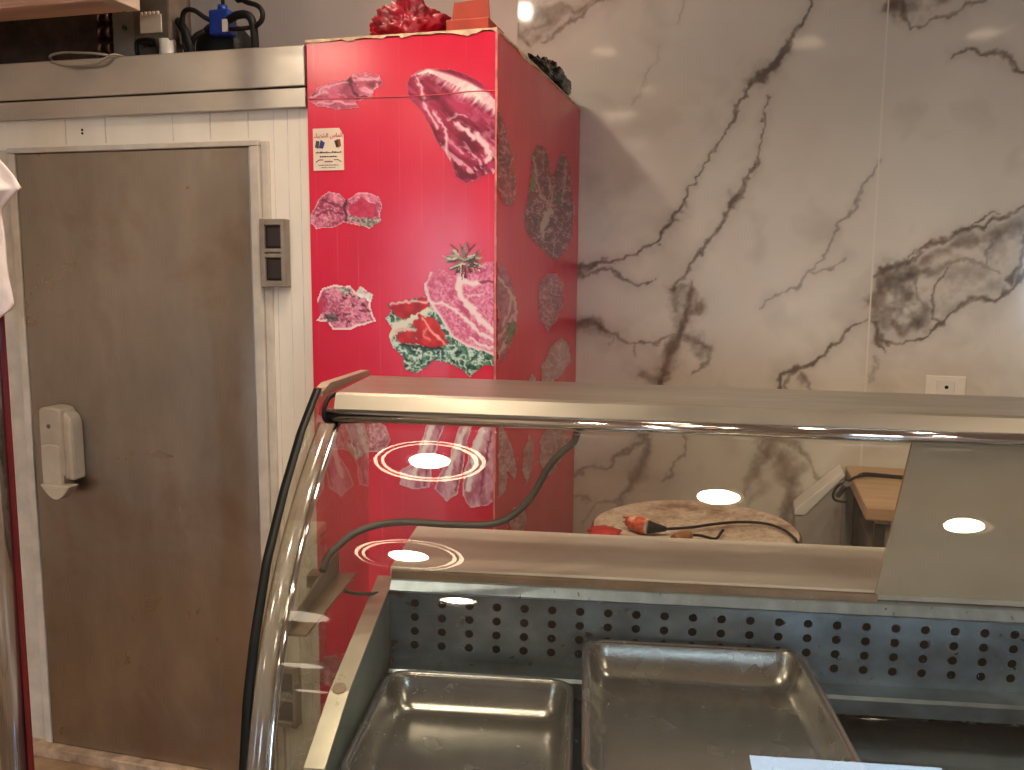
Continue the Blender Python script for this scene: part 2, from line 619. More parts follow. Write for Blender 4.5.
# (points, width px, strength)  widths may vary per point as a third number
VEINS = [
    ([(818, -8, 2), (800, 28, 3), (786, 48, 5), (770, 68, 8), (752, 86, 5), (742, 102, 2.2), (728, 128, 2), (712, 152, 1.3), (703, 165, .8)], .75),
    ([(703, 165, .8), (690, 190, 2), (676, 220, 3.2), (668, 230, 4), (658, 244, 2), (640, 254, 3), (628, 261, 2), (600, 264, 3), (574, 268, 5)], .85),
    ([(770, 92, 1.5), (762, 140, 1.5), (756, 165, 1.6), (742, 184, 3), (734, 200, 6), (724, 218, 3.5), (712, 232, 3), (704, 246, 3), (694, 262, 2.5), (684, 276, 3), (672, 292, 5)], .72),
    ([(690, 284, 3), (692, 300, 8), (686, 316, 7), (680, 328, 7), (675, 342, 8), (668, 356, 7), (660, 372, 7), (655, 386, 6)], .62),
    ([(684, 334, 6), (700, 340, 5), (709, 348, 5), (706, 362, 3), (694, 372, 2)], .45),
    ([(672, 292, 4), (688, 286, 3), (700, 298, 3), (697, 312, 3), (684, 318, 2)], .4),
    ([(574, 274, 6), (598, 270, 2.5), (614, 272, 4), (628, 282, 3.5), (640, 284, 1.5), (656, 280, 1)], .65),
    ([(574, 322, 9), (590, 324, 6), (606, 326, 4), (620, 336, 4), (636, 340, 2), (652, 342, 2), (672, 336, 2.5)], .62),
    ([(636, 340, 2), (638, 356, 1)], .4),
    ([(612, 332, 1.5), (608, 346, 1)], .4),
    ([(640, 374, 7), (652, 378, 7), (664, 380, 5)], .4),
    ([(880, 158, 1), (866, 182, 2), (850, 212, 3), (838, 230, 1.6), (824, 258, 2), (812, 274, 3), (796, 284, 2.5), (776, 296, 1.6), (756, 306, 1)], .42),
    ([(846, 258, 1.5), (830, 268, 2), (812, 276, 1.5)], .4),
    ([(868, 321, 1.2), (850, 330, 2), (838, 342, 3), (824, 354, 2.5), (808, 363, 4), (792, 368, 4.5), (780, 374, 3), (780, 392, 4)], .85),
    ([(794, 368, 3), (786, 382, 2), (785, 394, 2)], .6),
    ([(800, 372, 4), (806, 382, 6), (812, 394, 3)], .5),
    # right-hand tile: a wide band between two edges
    ([(872, 276, 4), (890, 266, 5), (908, 264, 2), (926, 248, 3), (948, 236, 4), (964, 228, 5), (986, 226, 3), (1002, 216, 3.5), (1020, 208, 3), (1060, 196, 3)], .72),
    ([(904, 260, 1), (936, 242, 1), (964, 226, 1), (1000, 212, 1)], .7),
    ([(876, 336, 3), (898, 342, 2), (912, 342, 2), (930, 330, 2), (948, 316, 2.6), (962, 304, 3.4), (980, 300, 4), (998, 298, 4), (1012, 284, 3.4), (1024, 268, 4), (1060, 250, 4)], .8),
    ([(872, 300, 8), (882, 284, 11), (896, 276, 8), (914, 276, 5), (936, 268, 5), (960, 262, 3), (985, 268, 2), (1000, 276, 1.6)], .4),
    ([(950, 268, 1.5), (938, 282, 2), (934, 296, 2), (931, 310, 2.4), (930, 318, 2.4), (942, 320, 2)], .7),
    ([(916, 276, 2), (918, 294, 2), (926, 306, 6), (918, 320, 10), (908, 330, 6), (890, 324, 4)], .42),
    ([(874, 324, 5), (876, 338, 5), (884, 344, 3), (886, 350, 1)], .8),
    ([(874, 356, 4), (876, 364, 4), (872, 380, 3)], .35),
    ([(926, 262, 7), (950, 246, 7), (975, 238, 7), (1000, 230, 9), (1024, 222, 9)], .28),
    ([(985, 268, 1.5), (984, 250, 1.5), (992, 236, 1)], .4),
    ([(1024, 236, 3), (1018, 262, 4), (1008, 282, 4)], .75),
    # top right
    ([(888, 8, 7), (900, 4, 6), (906, 18, 3), (908, 28, 2), (925, 22, 2), (945, 16, 2.5), (962, 8, 3), (984, 0, 3)], .55),
    ([(950, 56, 1.5), (966, 48, 3), (984, 52, 3), (1002, 52, 4), (1014, 64, 3), (1030, 72, 3)], .7),
    # top left
    ([(518, 6, 8), (534, 14, 9), (552, 10, 7), (574, 10, 6), (592, 4, 4), (614, -6, 3)], .42),
    ([(519, 26, 4), (522, 38, 4), (528, 46, 2)], .7),
    ([(540, 44, 2), (552, 36, 2.4), (570, 24, 3), (582, 14, 3), (604, 2, 2)], .6),
    ([(519, 40, 3), (530, 30, 4), (548, 22, 5)], .4),
    # faint pinkish threads
    ([(688, -4, 2.5), (681, 12, 2), (674, 24, 1)], .3),
    ([(660, 46, 1), (650, 76, 1.2), (640, 92, 4), (632, 104, 2)], .16),
    # low on the wall, behind the counter glass
    ([(646, 420, 3), (642, 440, 4), (628, 452, 2.5), (606, 464, 3), (590, 468, 3), (572, 474, 4)], .5),
    ([(648, 424, 2), (646, 450, 7), (634, 476, 9), (628, 492, 5), (622, 505, 4)], .34),
    ([(684, 430, 2), (685, 452, 1.6), (676, 462, 2), (670, 474, 3.5), (660, 478, 2)], .45),
    ([(780, 432, 10), (770, 446, 12), (757, 462, 10), (748, 478, 7), (744, 496, 3)], .34),
    ([(757, 446, 3), (768, 440, 3), (795, 446, 4), (806, 462, 3), (820, 478, 4), (838, 480, 3)], .45),
    ([(782, 462, 14), (792, 480, 10), (790, 510, 10), (786, 545, 9)], .36),
    ([(786, 408, 6), (790, 430, 8)], .4),
    ([(572, 496, 3), (590, 500, 2)], .4),
    ([(622, 505, 3), (600, 500, 2), (580, 520, 2)], .3),
    # beyond the frame: the same tile pattern carries on
    ([(1060, 250, 5), (1120, 210, 6), (1200, 190, 4)], .7),
    ([(1060, 196, 4), (1130, 150, 5), (1200, 120, 3)], .6),
    ([(1030, 420, 3), (1080, 380, 6), (1150, 350, 4), (1240, 300, 4)], .55),
]
dark = np.zeros(GX.shape)
for pts, s in VEINS:
    lox, hix = min(p[0] for p in pts) - 45, max(p[0] for p in pts) + 45
    loy, hiy = min(p[1] for p in pts) - 45, max(p[1] for p in pts) + 45
    m = (PX > lox) & (PX < hix) & (PY > loy) & (PY < hiy)
    if not m.any():
        continue
    d, par = segdist(QX[m], QY[m], pts)
    wd = np.interp(par, np.arange(len(pts)), [p[2] if len(p) > 2 else 2 for p in pts])
    core = np.clip(1.1 - d / (wd * .72 + .4), 0, 1)
    halo = np.exp(-(d / (wd * 2. + 3)) ** 2) * .20 + np.where(wd > 4.5, np.clip(1.3 - d / (wd * 1.25), 0, 1) * .5 * (fbm(GX[m] * 24, GZ[m] * 24, 15, 3) + .15), 0)
    br = .45 + 1.1 * fbm(GX[m] * 38, GZ[m] * 38, 5, 3)
    val = np.clip((core ** .8 * br + halo) * s, 0, 1)
    dark[m] = np.maximum(dark[m], val * .8)
PATCH = [
    ([(872, 272), (890, 264), (912, 262), (938, 244), (964, 228), (1000, 218), (1040, 200), (1060, 240), (1010, 286), (975, 300), (945, 316), (915, 340), (880, 338), (872, 320)], .20),
    ([(872, 276), (890, 266), (914, 262), (920, 276), (912, 300), (922, 330), (900, 340), (874, 334)], .30),
    ([(920, 262), (950, 240), (1000, 222), (1030, 215), (1026, 236), (985, 246), (945, 262)], .22),
    ([(518, -10), (610, -10), (584, 12), (556, 30), (530, 46), (518, 46)], .32),
    ([(888, -8), (970, -8), (935, 12), (910, 24), (890, 20)], .30),
    ([(664, 288), (690, 284), (704, 300), (698, 330), (708, 346), (700, 366), (684, 350), (668, 380), (652, 390), (652, 370), (672, 340), (668, 310)], .30),
    ([(752, 430), (800, 430), (806, 470), (798, 550), (782, 550), (782, 480), (748, 505)], .24),
    ([(634, 425), (656, 425), (650, 470), (634, 505), (618, 505), (632, 470)], .18),
    ([(574, 314), (604, 318), (612, 334), (590, 338), (574, 334)], .26),
]
for pts, s in PATCH:
    a_ = np.array(pts, float)
    m = (PX > a_[:, 0].min() - 12) & (PX < a_[:, 0].max() + 12) & (PY > a_[:, 1].min() - 12) & (PY < a_[:, 1].max() + 12)
    d, _ = segdist(QX[m], QY[m], pts + [pts[0]])
    soft = np.where(inside(QX[m], QY[m], pts), np.clip(.35 + d / 8, 0, 1), np.clip(.35 - d / 8, 0, 1))
    tex = np.clip((fbm(GX[m] * 22, GZ[m] * 22, 71, 4) - .3) * 2.6, .1, 1.25)
    dark[m] = np.clip(dark[m] + soft * tex * s * 1.5 * (1 - dark[m]), 0, 1)
cloud = fbm(GX * 2.2, GZ * 2.2, 8, 4) - .5
cloud2 = np.clip(fbm(GX * 5 + 2 * cloud, GZ * 5, 21, 4) - .52, 0, 1)
baseC = np.array([213., 205., 189.])
rgb = baseC + cloud[..., None] * np.array([26, 28, 30]) - cloud2[..., None] * np.array([60, 66, 66])
vc = np.array([94., 80., 70.]) + (fbm(GX * 9, GZ * 9, 31, 3) - .5)[..., None] * np.array([60, 36, 20])
rgb = rgb * (1 - dark[..., None]) + vc * dark[..., None]
jx = np.minimum(np.abs(GX - .421), np.minimum(np.abs(GX - 1.74), np.abs(GX - 3.06)))
joint = (jx < .003)
rgb[joint] = (226, 216, 198)
tl = grid_mesh('wall_tiles', np.stack([GX, np.full(GX.shape, YW), GZ], -1), np.ones((GX.shape[0] - 1, GX.shape[1] - 1), bool), rgb, M['marble'])
tl.name = 'trim_1'
tl['kind'] = 'structure'
# the exposed left edge of the tiling
MB().box((-.906, YW - .001, 0.001), (-.9, YB, ZC - .001)).build('trim_2', M['frame'])['kind'] = 'structure'

# wall socket
so = empty('wall_socket', (.684, YW, 1.2), 'cream blank plate with a small dark hole on the marble wall above the counter', 'socket')
MB().box((-.066, -.011, -.042), (.066, 0, .042), .004).build('cover_plate', M['cream'], so)
MB().box((-.03, -.0135, -.026), (.03, -.0105, .026), .002).build('insert', M['white'], so)
MB().cyl((.003, -.0142, .002), (.003, -.012, .002), .0065, 16).build('hole', M['black'], so)

# ------------------------------------------------------------------ cold room
XA, XB, YC = -3.45, -1.192, 2.272
cr = empty('cold_room', (-2.3, 2.25, 0), 'white panelled walk-in cold room with a scuffed steel door and steel top band', 'cold room')


def at(o):
    return Matrix.Translation(-Vector(o.location))


def part(mb, name, mat, root):
    mb.bm.transform(Matrix.Translation(-Vector(root.location)))
    return mb.build(name, mat, root)


part(MB().box((XA, YC, 0.), (XB, YB - .005, 2.05)), 'insulated_panel', M['panel'], cr)
# thin upright seams of the panels
sm = MB()
for px in (-2.0, -1.86, -1.63, -1.507, -1.385):
    sm.box((px, YC - .0015, 1.965), (px + .003, YC + .001, 2.04))
for px in (-1.305, -1.262, -1.225):
    sm.box((px, YC - .0012, .05), (px + .0022, YC + .001, 2.04))
part(sm, 'seam', plain('panel_seam', (216, 209, 199), .5), cr)
part(MB().box((XA, YC - .022, 2.096), (XB - .002, YC + .03, 2.204), .003).box((XA, YC + .02, 2.19), (XB, YB - .01, 2.2)), 'top_band', M['ss_light'], cr)
part(MB().box((XA, YC - .02, 2.040), (XB - .002, YC + .02, 2.092), .002), 'lower_band', M['ss_light'], cr)
# two small screw holes over the door
part(MB().cyl((-1.94, YC - .002, 2.006), (-1.94, YC + .002, 2.006), .0035, 10).cyl((-1.94, YC - .002, 1.996), (-1.94, YC + .002, 1.996), .0035, 10), 'screw_hole', M['black'], cr)
# door frame
DX0, DX1, DZ0, DZ1 = -2.171, -1.373, .038, 1.941
fm = MB()
fm.box((-2.262, YC - .008, .0), (DX0 - .028, YC + .004, 1.955), .003)
fm.box((DX1 + .001, YC - .022, .036), (-1.342, YC + .004, 1.9405), .003)
fm.box((-1.3405, YC - .012, .036), (-1.318, YC + .004, 1.9555), .003)
fm.box((DX0 - .029, YC - .022, DZ1), (-1.342, YC + .004, 1.957), .003)
fm.box((DX0 - .028, YC - .022, .036), (DX0 - .002, YC + .004, 1.9402), .003)
part(fm, 'door_frame', M['frame'], cr)
part(MB().box((-2.27, YC - .05, .0), (-1.317, YC + .003, .0355), .004), 'sill', plain('worn_sill', (184, 160, 138), .5, 0, .25, 20), cr)
dr = part(MB().box((DX0, YC - .018, DZ0), (DX1, YC + .003, DZ1 - .001), .004), 'door', M['door'], cr)


def child(mb, name, mat, parent, root):
    mb.bm.transform(Matrix.Translation(-Vector(root.location)))
    return mb.build(name, mat, parent)


# latch housing with arched top, inset lever below
def arch(x0, x1, z0, z1, r=.6, n=10):
    c = (x0 + x1) / 2
    hw = (x1 - x0) / 2
    return [(x0, z0), (x1, z0)] + [(c + hw * math.cos(a), z1 - hw * r + hw * r * math.sin(a)) for a in np.linspace(0, PI, n)]


YH = 2.19
hb = MB()
hb.prism(arch(-2.088, -2.006, .962, 1.178, .35), 1, YH, YC - .014, bev=.008)
hb.prism([(-2.02, .952), (-1.979, .948), (-1.981, 1.128), (-1.99, 1.150), (-2.02, 1.172)], 1, YH + .012, YC - .014, bev=.010)
hd = child(hb, 'handle', M['handle'], dr, cr)
lv = MB()
lv.prism([(-2.087 + .112 * t_, .937 - .046 * math.sin(PI * t_)) for t_ in np.linspace(0, 1, 16)], 1, YH - .012, YH + .03, bev=.004)
lv.prism(arch(-2.078, -2.012, .935, 1.062, .22), 1, YH - .006, YH + .01, bev=.003)
child(lv, 'latch_lever', plain('grey_lever', (190, 181, 166), .45, 0, .06), dr, cr)
child(MB().cyl((-2.05, YH - .0015, 1.118), (-2.05, YH + .004, 1.118), .007, 12), 'keyhole', plain('dark_hole', (96, 84, 74), .5), dr, cr)


def hinge(zc):
    h = MB()
    x0, x1 = -1.338, -1.262
    z0, z1 = zc - .095, zc + .095
    y0, y1 = YC - .036, YC + .002
    h.box((x0, y0, z0), (x0 + .015, y1, z1), .002)
    h.box((x1 - .011, y0 + .0008, z0 + .0006), (x1, y1, z1 - .0006), .002)
    for a, b in ((z0, z0 + .018), (zc - .013, zc - .0012), (zc + .0012, zc + .013), (z1 - .018, z1)):
        h.box((x0 + .002, y0 + .0016, a + .0003), (x1 - .002, y1, b - .0003), .002)
    h.box((x0 + .01, YC - .012, z0 + .01), (x1 - .01, y1, z1 - .01))
    o = part(h, 'hinge', M['hinge'], cr)
    for a, b in ((z0 + .018, zc - .013), (zc + .013, z1 - .018)):
        child(MB().box((x0 + .014, YC - .03, a), (x1 - .0105, YC - .013, b), .007), 'hinge_barrel', M['hinge_dark'], o, cr)


hinge(1.644)
hinge(.324)

# grey wire looped over the top band
wp = [onY(42, 61, 2.25), onY(46, 55, 2.234), onY(58, 51.5, 2.234), onY(76, 51.5, 2.234), onY(98, 53, 2.234), onY(118, 54.5, 2.25)]
wp[0] = np.array([wp[0][0], 2.30, 2.2065]); wp[-1] = np.array([wp[-1][0], 2.34, 2.2065])
for i in range(1, 5):
    wp[i][1] = 2.25; 
w2 = [onY(50, 62, 2.233), onY(66, 65.5, 2.233), (onY(84, 65.5, 2.233)), onY(98, 63.5, 2.233), onY(106, 58, 2.233)]
wr = MB().tube(wp, .0035, 8).tube(list(w2) + [np.array([w2[-1][0] + .02, 2.25, 2.209]), np.array([w2[-1][0] + .03, 2.33, 2.2065])], .0035, 8).build('loose_wire', M['wire'])
tag(wr, 'thin grey wire looped over the steel top band at upper left', 'wire')

# ------------------------------------------------------------------ red printed column
BX0, BX1, BY0, BY1, BZ = -1.188, -.65, 2.25, YW - .002, 2.213
rc = empty('printed_cabinet', ((BX0 + BX1) / 2, 2.25, 0), 'tall red cabinet covered in pictures of raw meat, against the cold room', 'cabinet')
cb = MB()
cb.box((BX0, BY0, 0), (BX1, BY1, BZ - .005), .0025)
part(cb, 'body', M['red'], rc)
# torn paper edges along the top and corner
ed = MB()
rs = random.Random(5)
x = BX0
top = []
while x < BX1:
    top.append((x, BZ - .003 - rs.random() ** 2 * .007 - (.007 if -.74 < x < -.70 or -1.12 < x < -1.09 else 0)))
    x += .005 + rs.random() ** 2 * .04
poly = [(BX0, BZ + .001)] + [(a, b) for a, b in top] + [(BX1 + .001, BZ - .012), (BX1 + .001, BZ + .001)]
ed.prism(poly, 1, BY0 - .0035, BY0 + .02)
yy = BY0
side = []
while yy < BY1:
    side.append((yy, BZ - .003 - rs.random() * .004 - (.010 if 2.5 < yy < 2.62 else 0)))
    yy += .03 + rs.random() * .05
ed.prism([(BY0, BZ + .001)] + side + [(BY1, BZ + .001)], 0, BX1 - .01, BX1 + .002)
part(ed, 'torn_edge', M['torn'], rc)
ce = MB()
for k in range(26):
    z0 = .5 + k * .066
    j = (rs.random() - .5) * .002
    ce.box((BX1 - .003, BY0 - .0026, z0), (BX1 + .0018 + j, BY0 + .002, z0 + .066))
part(ce, 'corner_fold', plain('worn_fold', (226, 130, 124), .6, 0, .25, 25), rc)
cf = MB()
cf.tube([onY(px_, py_, BY0 - .001) for px_, py_ in ((309, 99.5), (340, 98.5), (372, 97.5), (430, 95.5), (470, 91.5), (497, 91))], .0016, 6)
part(cf, 'sheet_seam', plain('sheet_seam_red', (214, 70, 84), .4), rc)


def picture(name, plane, outline, paint, step=.9):
    """a printed picture: px outline laid on the cabinet's front ('F') or side ('S'); paint(X,Y,d,n) -> sRGB"""
    o = np.array(outline, float)
    x0, y0 = o.min(0) - 2
    x1, y1 = o.max(0) + 2
    X, Y = np.meshgrid(np.arange(x0, x1, step), np.arange(y0, y1, step))
    jx = (vn(X * .14, Y * .14, 4) - .5) * 2.2
    jy = (vn(X * .14, Y * .14, 6) - .5) * 2.2
    ins = inside(X + jx, Y + jy, outline)
    d, _ = segdist(X + jx, Y + jy, list(map(tuple, outline)) + [tuple(outline[0])])
    rgb = paint(X, Y, d)
    if plane == 'F':
        P = onY(X, Y, BY0 - .0012)
        P[..., 1] = BY0 - .0012
        ok = (P[..., 0] > BX0 + .001) & (P[..., 0] < BX1 - .003)
    else:
        P = onX(X, Y, BX1 + .0012)
        ok = (P[..., 1] > BY0 + .003) & (P[..., 1] < BY1 - .004)
    m = ins & ok & np.isfinite(rgb[..., 0])
    rgb = np.nan_to_num(rgb)
    keep = m[:-1, :-1] & m[1:, :-1] & m[1:, 1:] & m[:-1, 1:]
    P = P - np.array(rc.location)
    return grid_mesh(name, P, keep, rgb, M['print'], rc)


def lerp(a, b, t):
    t = np.clip(t, 0, 1)[..., None]
    return np.asarray(a, float) * (1 - t) + np.asarray(b, float) * t


def stroke(rgb, X, Y, pts, w, col, soft=1.):
    d, par = segdist(X + (vn(X * .3, Y * .3, 41) - .5) * 3, Y + (vn(X * .3, Y * .3, 43) - .5) * 3, pts)
    m = np.clip((w - d) / soft + .5, 0, 1)
    return rgb * (1 - m[..., None]) + np.asarray(col, float) * m[..., None]


def blob(rgb, X, Y, poly, col, col2=None, f=.25):
    m = inside(X + (vn(X * .3, Y * .3, 51) - .5) * 4, Y + (vn(X * .3, Y * .3, 53) - .5) * 4, poly)
    c = lerp(col, col2 if col2 is not None else col, fbm(X * f, Y * f, 61, 3) * 1.8 - .4)
    return np.where(m[..., None], c, rgb)


def meat(dark_, light, f=.16, seed=0, edge=(235, 190, 190), ew=1.6):
    def fn(X, Y, d):
        n = fbm(X * f, Y * f, seed, 4)
        n2 = np.abs(fbm(X * f * 1.3, Y * f * 1.3, seed + 5, 3) - .5) * 2
        c = lerp(dark_, light, (n - .3) * 2.4)
        c = lerp(c, (240, 205, 205), np.clip(.13 - n2, 0, 1) * 6)
        return lerp(edge, c, (d - ew) / 1.2 + .5)
    return fn


PINK_D, PINK_L = (150, 44, 78), (226, 128, 158)


def pA(X, Y, d):
    n = fbm(X * .1, Y * .16, 2, 4)
    c = lerp((128, 34, 62), (206, 96, 128), (n - .28) * 2.6)
    c = lerp(c, (232, 170, 186), np.clip((fbm(X * .12 + Y * .16, Y * .3 - X * .12, 7, 3) - .56) * 5, 0, .8))
    for p, w in (([(312, 98), (322, 90), (336, 84), (350, 82)], .8), ([(314, 104), (334, 102), (356, 104)], .7), ([(352, 76), (366, 80), (380, 78)], .7), ([(362, 88), (372, 92), (378, 84)], .7)):
        c = stroke(c, X, Y, p, w, (236, 176, 190), 1.2)
    c = stroke(c, X, Y, [(349, 78), (352, 88), (358, 97), (372, 98)], 1.5, (92, 20, 44), 1.5)
    return lerp((238, 150, 166), c, (d - .8) / 1. + .5)


picture('meat_print', 'F', [(308, 98), (316, 88), (330, 82), (346, 80), (352, 74), (366, 71), (380, 75), (384, 84), (374, 90), (372, 99), (356, 101), (360, 107), (345, 110), (320, 107), (308, 101)], pA)


def pB(X, Y, d):
    # flow along the cut, from upper left to lower right
    a = (X - 406) * .75 + (Y - 70) * .66
    b = -(X - 406) * .66 + (Y - 70) * .75
    n = fbm(a * .035, b * .16, 9, 4)
    c = lerp((112, 14, 44), (184, 50, 92), (n - .25) * 2.4)
    low = np.clip((Y - 118) / 45, 0, 1)
    n2 = fbm(X * .16 + 3, Y * .11, 14, 4)
    c = lerp(c, (96, 6, 26), np.clip((n2 - .5) * 6, 0, .9) * low)
    n3 = fbm(a * .09, b * .22, 15, 3)
    c = lerp(c, (232, 170, 186), np.clip((n3 - .6) * 9, 0, .9) * (.25 + .75 * low))
    s_ = [(412, 76), (428, 72), (446, 80), (464, 89), (482, 100), (499, 112)]
    dd, par = segdist(X, Y, s_)
    w = np.interp(par, range(6), [2, 5, 8, 10, 11, 9])
    below = (Y > np.interp(X, [q[0] for q in s_], [q[1] for q in s_]))
    soft = np.where(below, 9., 3.)
    f = (w - dd + (fbm(a * .5, b * .07, 19, 3) - .5) * 16 * below) / soft
    c = lerp(c, lerp((226, 170, 182), (246, 226, 222), fbm(a * .2, b * .1, 20, 3) * 2 - .4), f)
    for p, wd in (([(417, 78), (422, 92), (424, 104), (432, 118), (438, 128)], 1.2), ([(434, 112), (446, 130), (446, 150), (450, 164)], 1.2), ([(456, 124), (466, 130), (474, 138)], 2.4), ([(476, 134), (486, 146), (490, 158), (486, 160)], 2.6), ([(448, 120), (458, 114), (466, 116)], .7)):
        c = stroke(c, X, Y, p, wd, (238, 196, 204), 2.4)
    c = stroke(c, X, Y, [(408, 92), (424, 100), (438, 98)], .8, (86, 10, 36), 3)
    return lerp((222, 120, 140), c, (d - .6) / 1. + .5)


picture('meat_print', 'F', [(406, 84), (409, 76), (418, 70), (432, 68), (450, 68), (468, 74), (482, 84), (500, 104), (500, 176), (488, 174), (478, 180), (466, 184), (456, 176), (452, 164), (444, 152), (436, 140), (430, 126), (422, 112), (410, 100)], pB)
picture('meat_print', 'S', [(497, 106), (502, 118), (508, 136), (514, 158), (516, 180), (515, 200), (510, 208), (503, 204), (497, 188)], meat((110, 24, 30), (176, 70, 70), .16, 9, (190, 90, 84), .8))


def pC(X, Y, d):
    c = meat(PINK_D, (230, 130, 160), .2, 12, (240, 196, 200), 1.2)(X, Y, d)
    c = blob(c, X, Y, [(350, 206), (360, 198), (374, 204), (378, 214), (372, 218), (350, 216)], (176, 26, 66), (206, 60, 96))
    c = blob(c, X, Y, [(346, 216), (356, 218), (378, 218), (382, 222), (370, 228), (352, 222)], (70, 66, 56), (210, 200, 190), .5)
    c = stroke(c, X, Y, [(346, 198), (344, 208), (346, 220)], 1.2, (60, 30, 34))
    c = stroke(c, X, Y, [(316, 216), (328, 210), (342, 214)], 1, (120, 26, 58))
    return stroke(c, X, Y, [(322, 200), (332, 204), (344, 208)], .9, (122, 34, 66))


picture('meat_print', 'F', [(311, 214), (314, 206), (319, 198), (328, 191), (340, 193), (347, 200), (354, 194), (366, 192), (380, 196), (383, 206), (380, 214), (382, 222), (370, 229), (354, 224), (344, 222), (334, 228), (316, 230), (310, 224)], pC)


def pD(X, Y, d):
    c = meat((164, 54, 92), (234, 150, 176), .2, 17, (246, 224, 224), 2.2)(X, Y, d)
    c = blob(c, X, Y, [(318, 300), (326, 294), (324, 310), (317, 318)], (176, 34, 78), (200, 80, 110))
    c = blob(c, X, Y, [(338, 286), (350, 288), (352, 294), (342, 292)], (90, 104, 92), (210, 210, 200), .4)
    c = blob(c, X, Y, [(352, 292), (358, 286), (366, 294), (374, 294), (372, 302), (360, 298)], (190, 200, 192), (244, 240, 236), .4)
    c = blob(c, X, Y, [(324, 316), (334, 312), (338, 320), (330, 324)], (70, 84, 76), (160, 120, 130), .5)
    r = np.random.RandomState(4)
    for k in range(34):
        x_, y_ = 318 + r.rand() * 52, 290 + r.rand() * 38
        c = stroke(c, X, Y, [(x_, y_), (x_ + r.rand() * 3, y_ + 1)], .7, (66, 34, 44))
    return c


picture('meat_print', 'F', [(316, 300), (322, 288), (334, 284), (350, 286), (356, 292), (360, 286), (374, 294), (371, 304), (376, 322), (360, 327), (344, 331), (332, 330), (326, 322), (314, 322), (320, 316)], pD)


def leafy(X, Y, seed):
    n = fbm(X * .28, Y * .28, seed, 3)
    r = np.abs(fbm(X * .2, Y * .2, seed + 4, 3) - .5) * 2
    c = lerp((20, 58, 48), (96, 144, 122), (n - .3) * 2.6)
    return lerp(c, (206, 224, 212), np.clip(.2 - r, 0, 1) * 7)


def pE(X, Y, d):
    c = leafy(X, Y, 81)
    # the steak
    st = [(424, 284), (430, 272), (440, 268), (452, 274), (470, 272), (484, 262), (502, 262), (502, 358), (484, 352), (466, 346), (452, 338), (440, 318), (428, 300)]
    m = inside(X + (vn(X * .2, Y * .2, 51) - .5) * 2, Y + (vn(X * .2, Y * .2, 53) - .5) * 2, st)
    k = lerp((202, 84, 122), (236, 160, 186), (fbm(X * .6, Y * .6, 33, 3) - .3) * 2.4)
    k = lerp(k, (176, 50, 90), np.clip((fbm(X * .09, Y * .09, 36, 3) - .55) * 4, 0, .6))
    ds, _ = segdist(X, Y, st[:2][::-1] + st[:0] + [(424, 284), (428, 300), (440, 318), (452, 338), (466, 346), (484, 352), (502, 358)])
    k = lerp((240, 208, 212), k, (ds - 2.6) / 2 + .5)
    for p, w in (([(428, 302), (444, 304), (456, 310), (468, 322), (480, 334), (498, 342)], 1.7), ([(462, 276), (458, 288), (462, 298), (472, 308), (482, 322), (492, 330)], 3.2), ([(460, 280), (474, 284), (480, 282)], 2.4), ([(468, 296), (484, 294)], .8), ([(470, 338), (482, 346), (496, 348)], 1.6)):
        k = stroke(k, X, Y, p, w, (242, 216, 216), 2.2)
    k = stroke(k, X, Y, [(480, 282), (502, 281)], 1.2, (140, 26, 62), 1.5)
    k = stroke(k, X, Y, [(444, 330), (452, 340), (466, 348)], 1.6, (120, 20, 52), 2)
    c = np.where(m[..., None], k, c)
    # halved tomatoes and pale leaf edge
    c = stroke(c, X, Y, [(390, 336), (396, 326), (408, 322), (418, 314), (428, 310)], 4.2, (222, 218, 200), 3)
    c = blob(c, X, Y, [(387, 303), (400, 300), (426, 298), (430, 305), (420, 312), (404, 319), (394, 314)], (150, 14, 24), (206, 34, 42), .12)
    c = stroke(c, X, Y, [(390, 304), (408, 301.5), (427, 302)], 1.5, (240, 190, 184), 2)
    c = blob(c, X, Y, [(414, 320), (420, 314), (432, 318), (444, 332), (450, 345), (430, 347), (416, 344)], (168, 16, 24), (216, 44, 46), .12)
    c = stroke(c, X, Y, [(423, 318), (430, 330), (445, 343)], 1.1, (248, 180, 164), 2)
    c = stroke(c, X, Y, [(426, 328), (424, 336), (430, 340)], 1.2, (238, 140, 130), 2.5)
    c = blob(c, X, Y, [(396, 335), (412, 330), (416, 342), (402, 344)], (160, 16, 24), (204, 40, 42), .12)
    c = stroke(c, X, Y, [(396, 331), (406, 328), (414, 330)], 1.6, (232, 184, 180), 2)
    c = stroke(c, X, Y, [(400, 345), (416, 347), (440, 348)], 1.2, (40, 24, 26), 2)
    return c


picture('meat_print', 'F', [(384, 318), (390, 312), (387, 303), (404, 299), (426, 297), (424, 284), (430, 272), (440, 268), (452, 274), (470, 272), (484, 262), (500, 261), (500, 368), (484, 366), (470, 378), (460, 368), (448, 364), (434, 360), (428, 366), (416, 374), (404, 370), (402, 356), (392, 348), (388, 336), (392, 328)], pE)


def pHerb(X, Y, d):
    c = np.full(X.shape + (3,), np.nan)
    r = np.random.RandomState(9)
    cols = [(66, 62, 50), (214, 206, 188), (124, 116, 98), (96, 60, 54), (176, 168, 146), (48, 50, 40)]
    for k in range(74):
        a = r.rand() * 2 * PI
        q = r.rand() ** .7
        x_, y_ = 465 + math.cos(a) * 12 * q, 261 + math.sin(a) * 12 * q
        b = a + (r.rand() - .5) * 1.6
        L = 5 + r.rand() * 8
        dd, _ = segdist(X, Y, [(x_, y_), (x_ + math.cos(b) * L, y_ + math.sin(b) * L * .8)])
        c = np.where((dd < .95)[..., None], np.array(cols[k % 6], float), c)
    return c


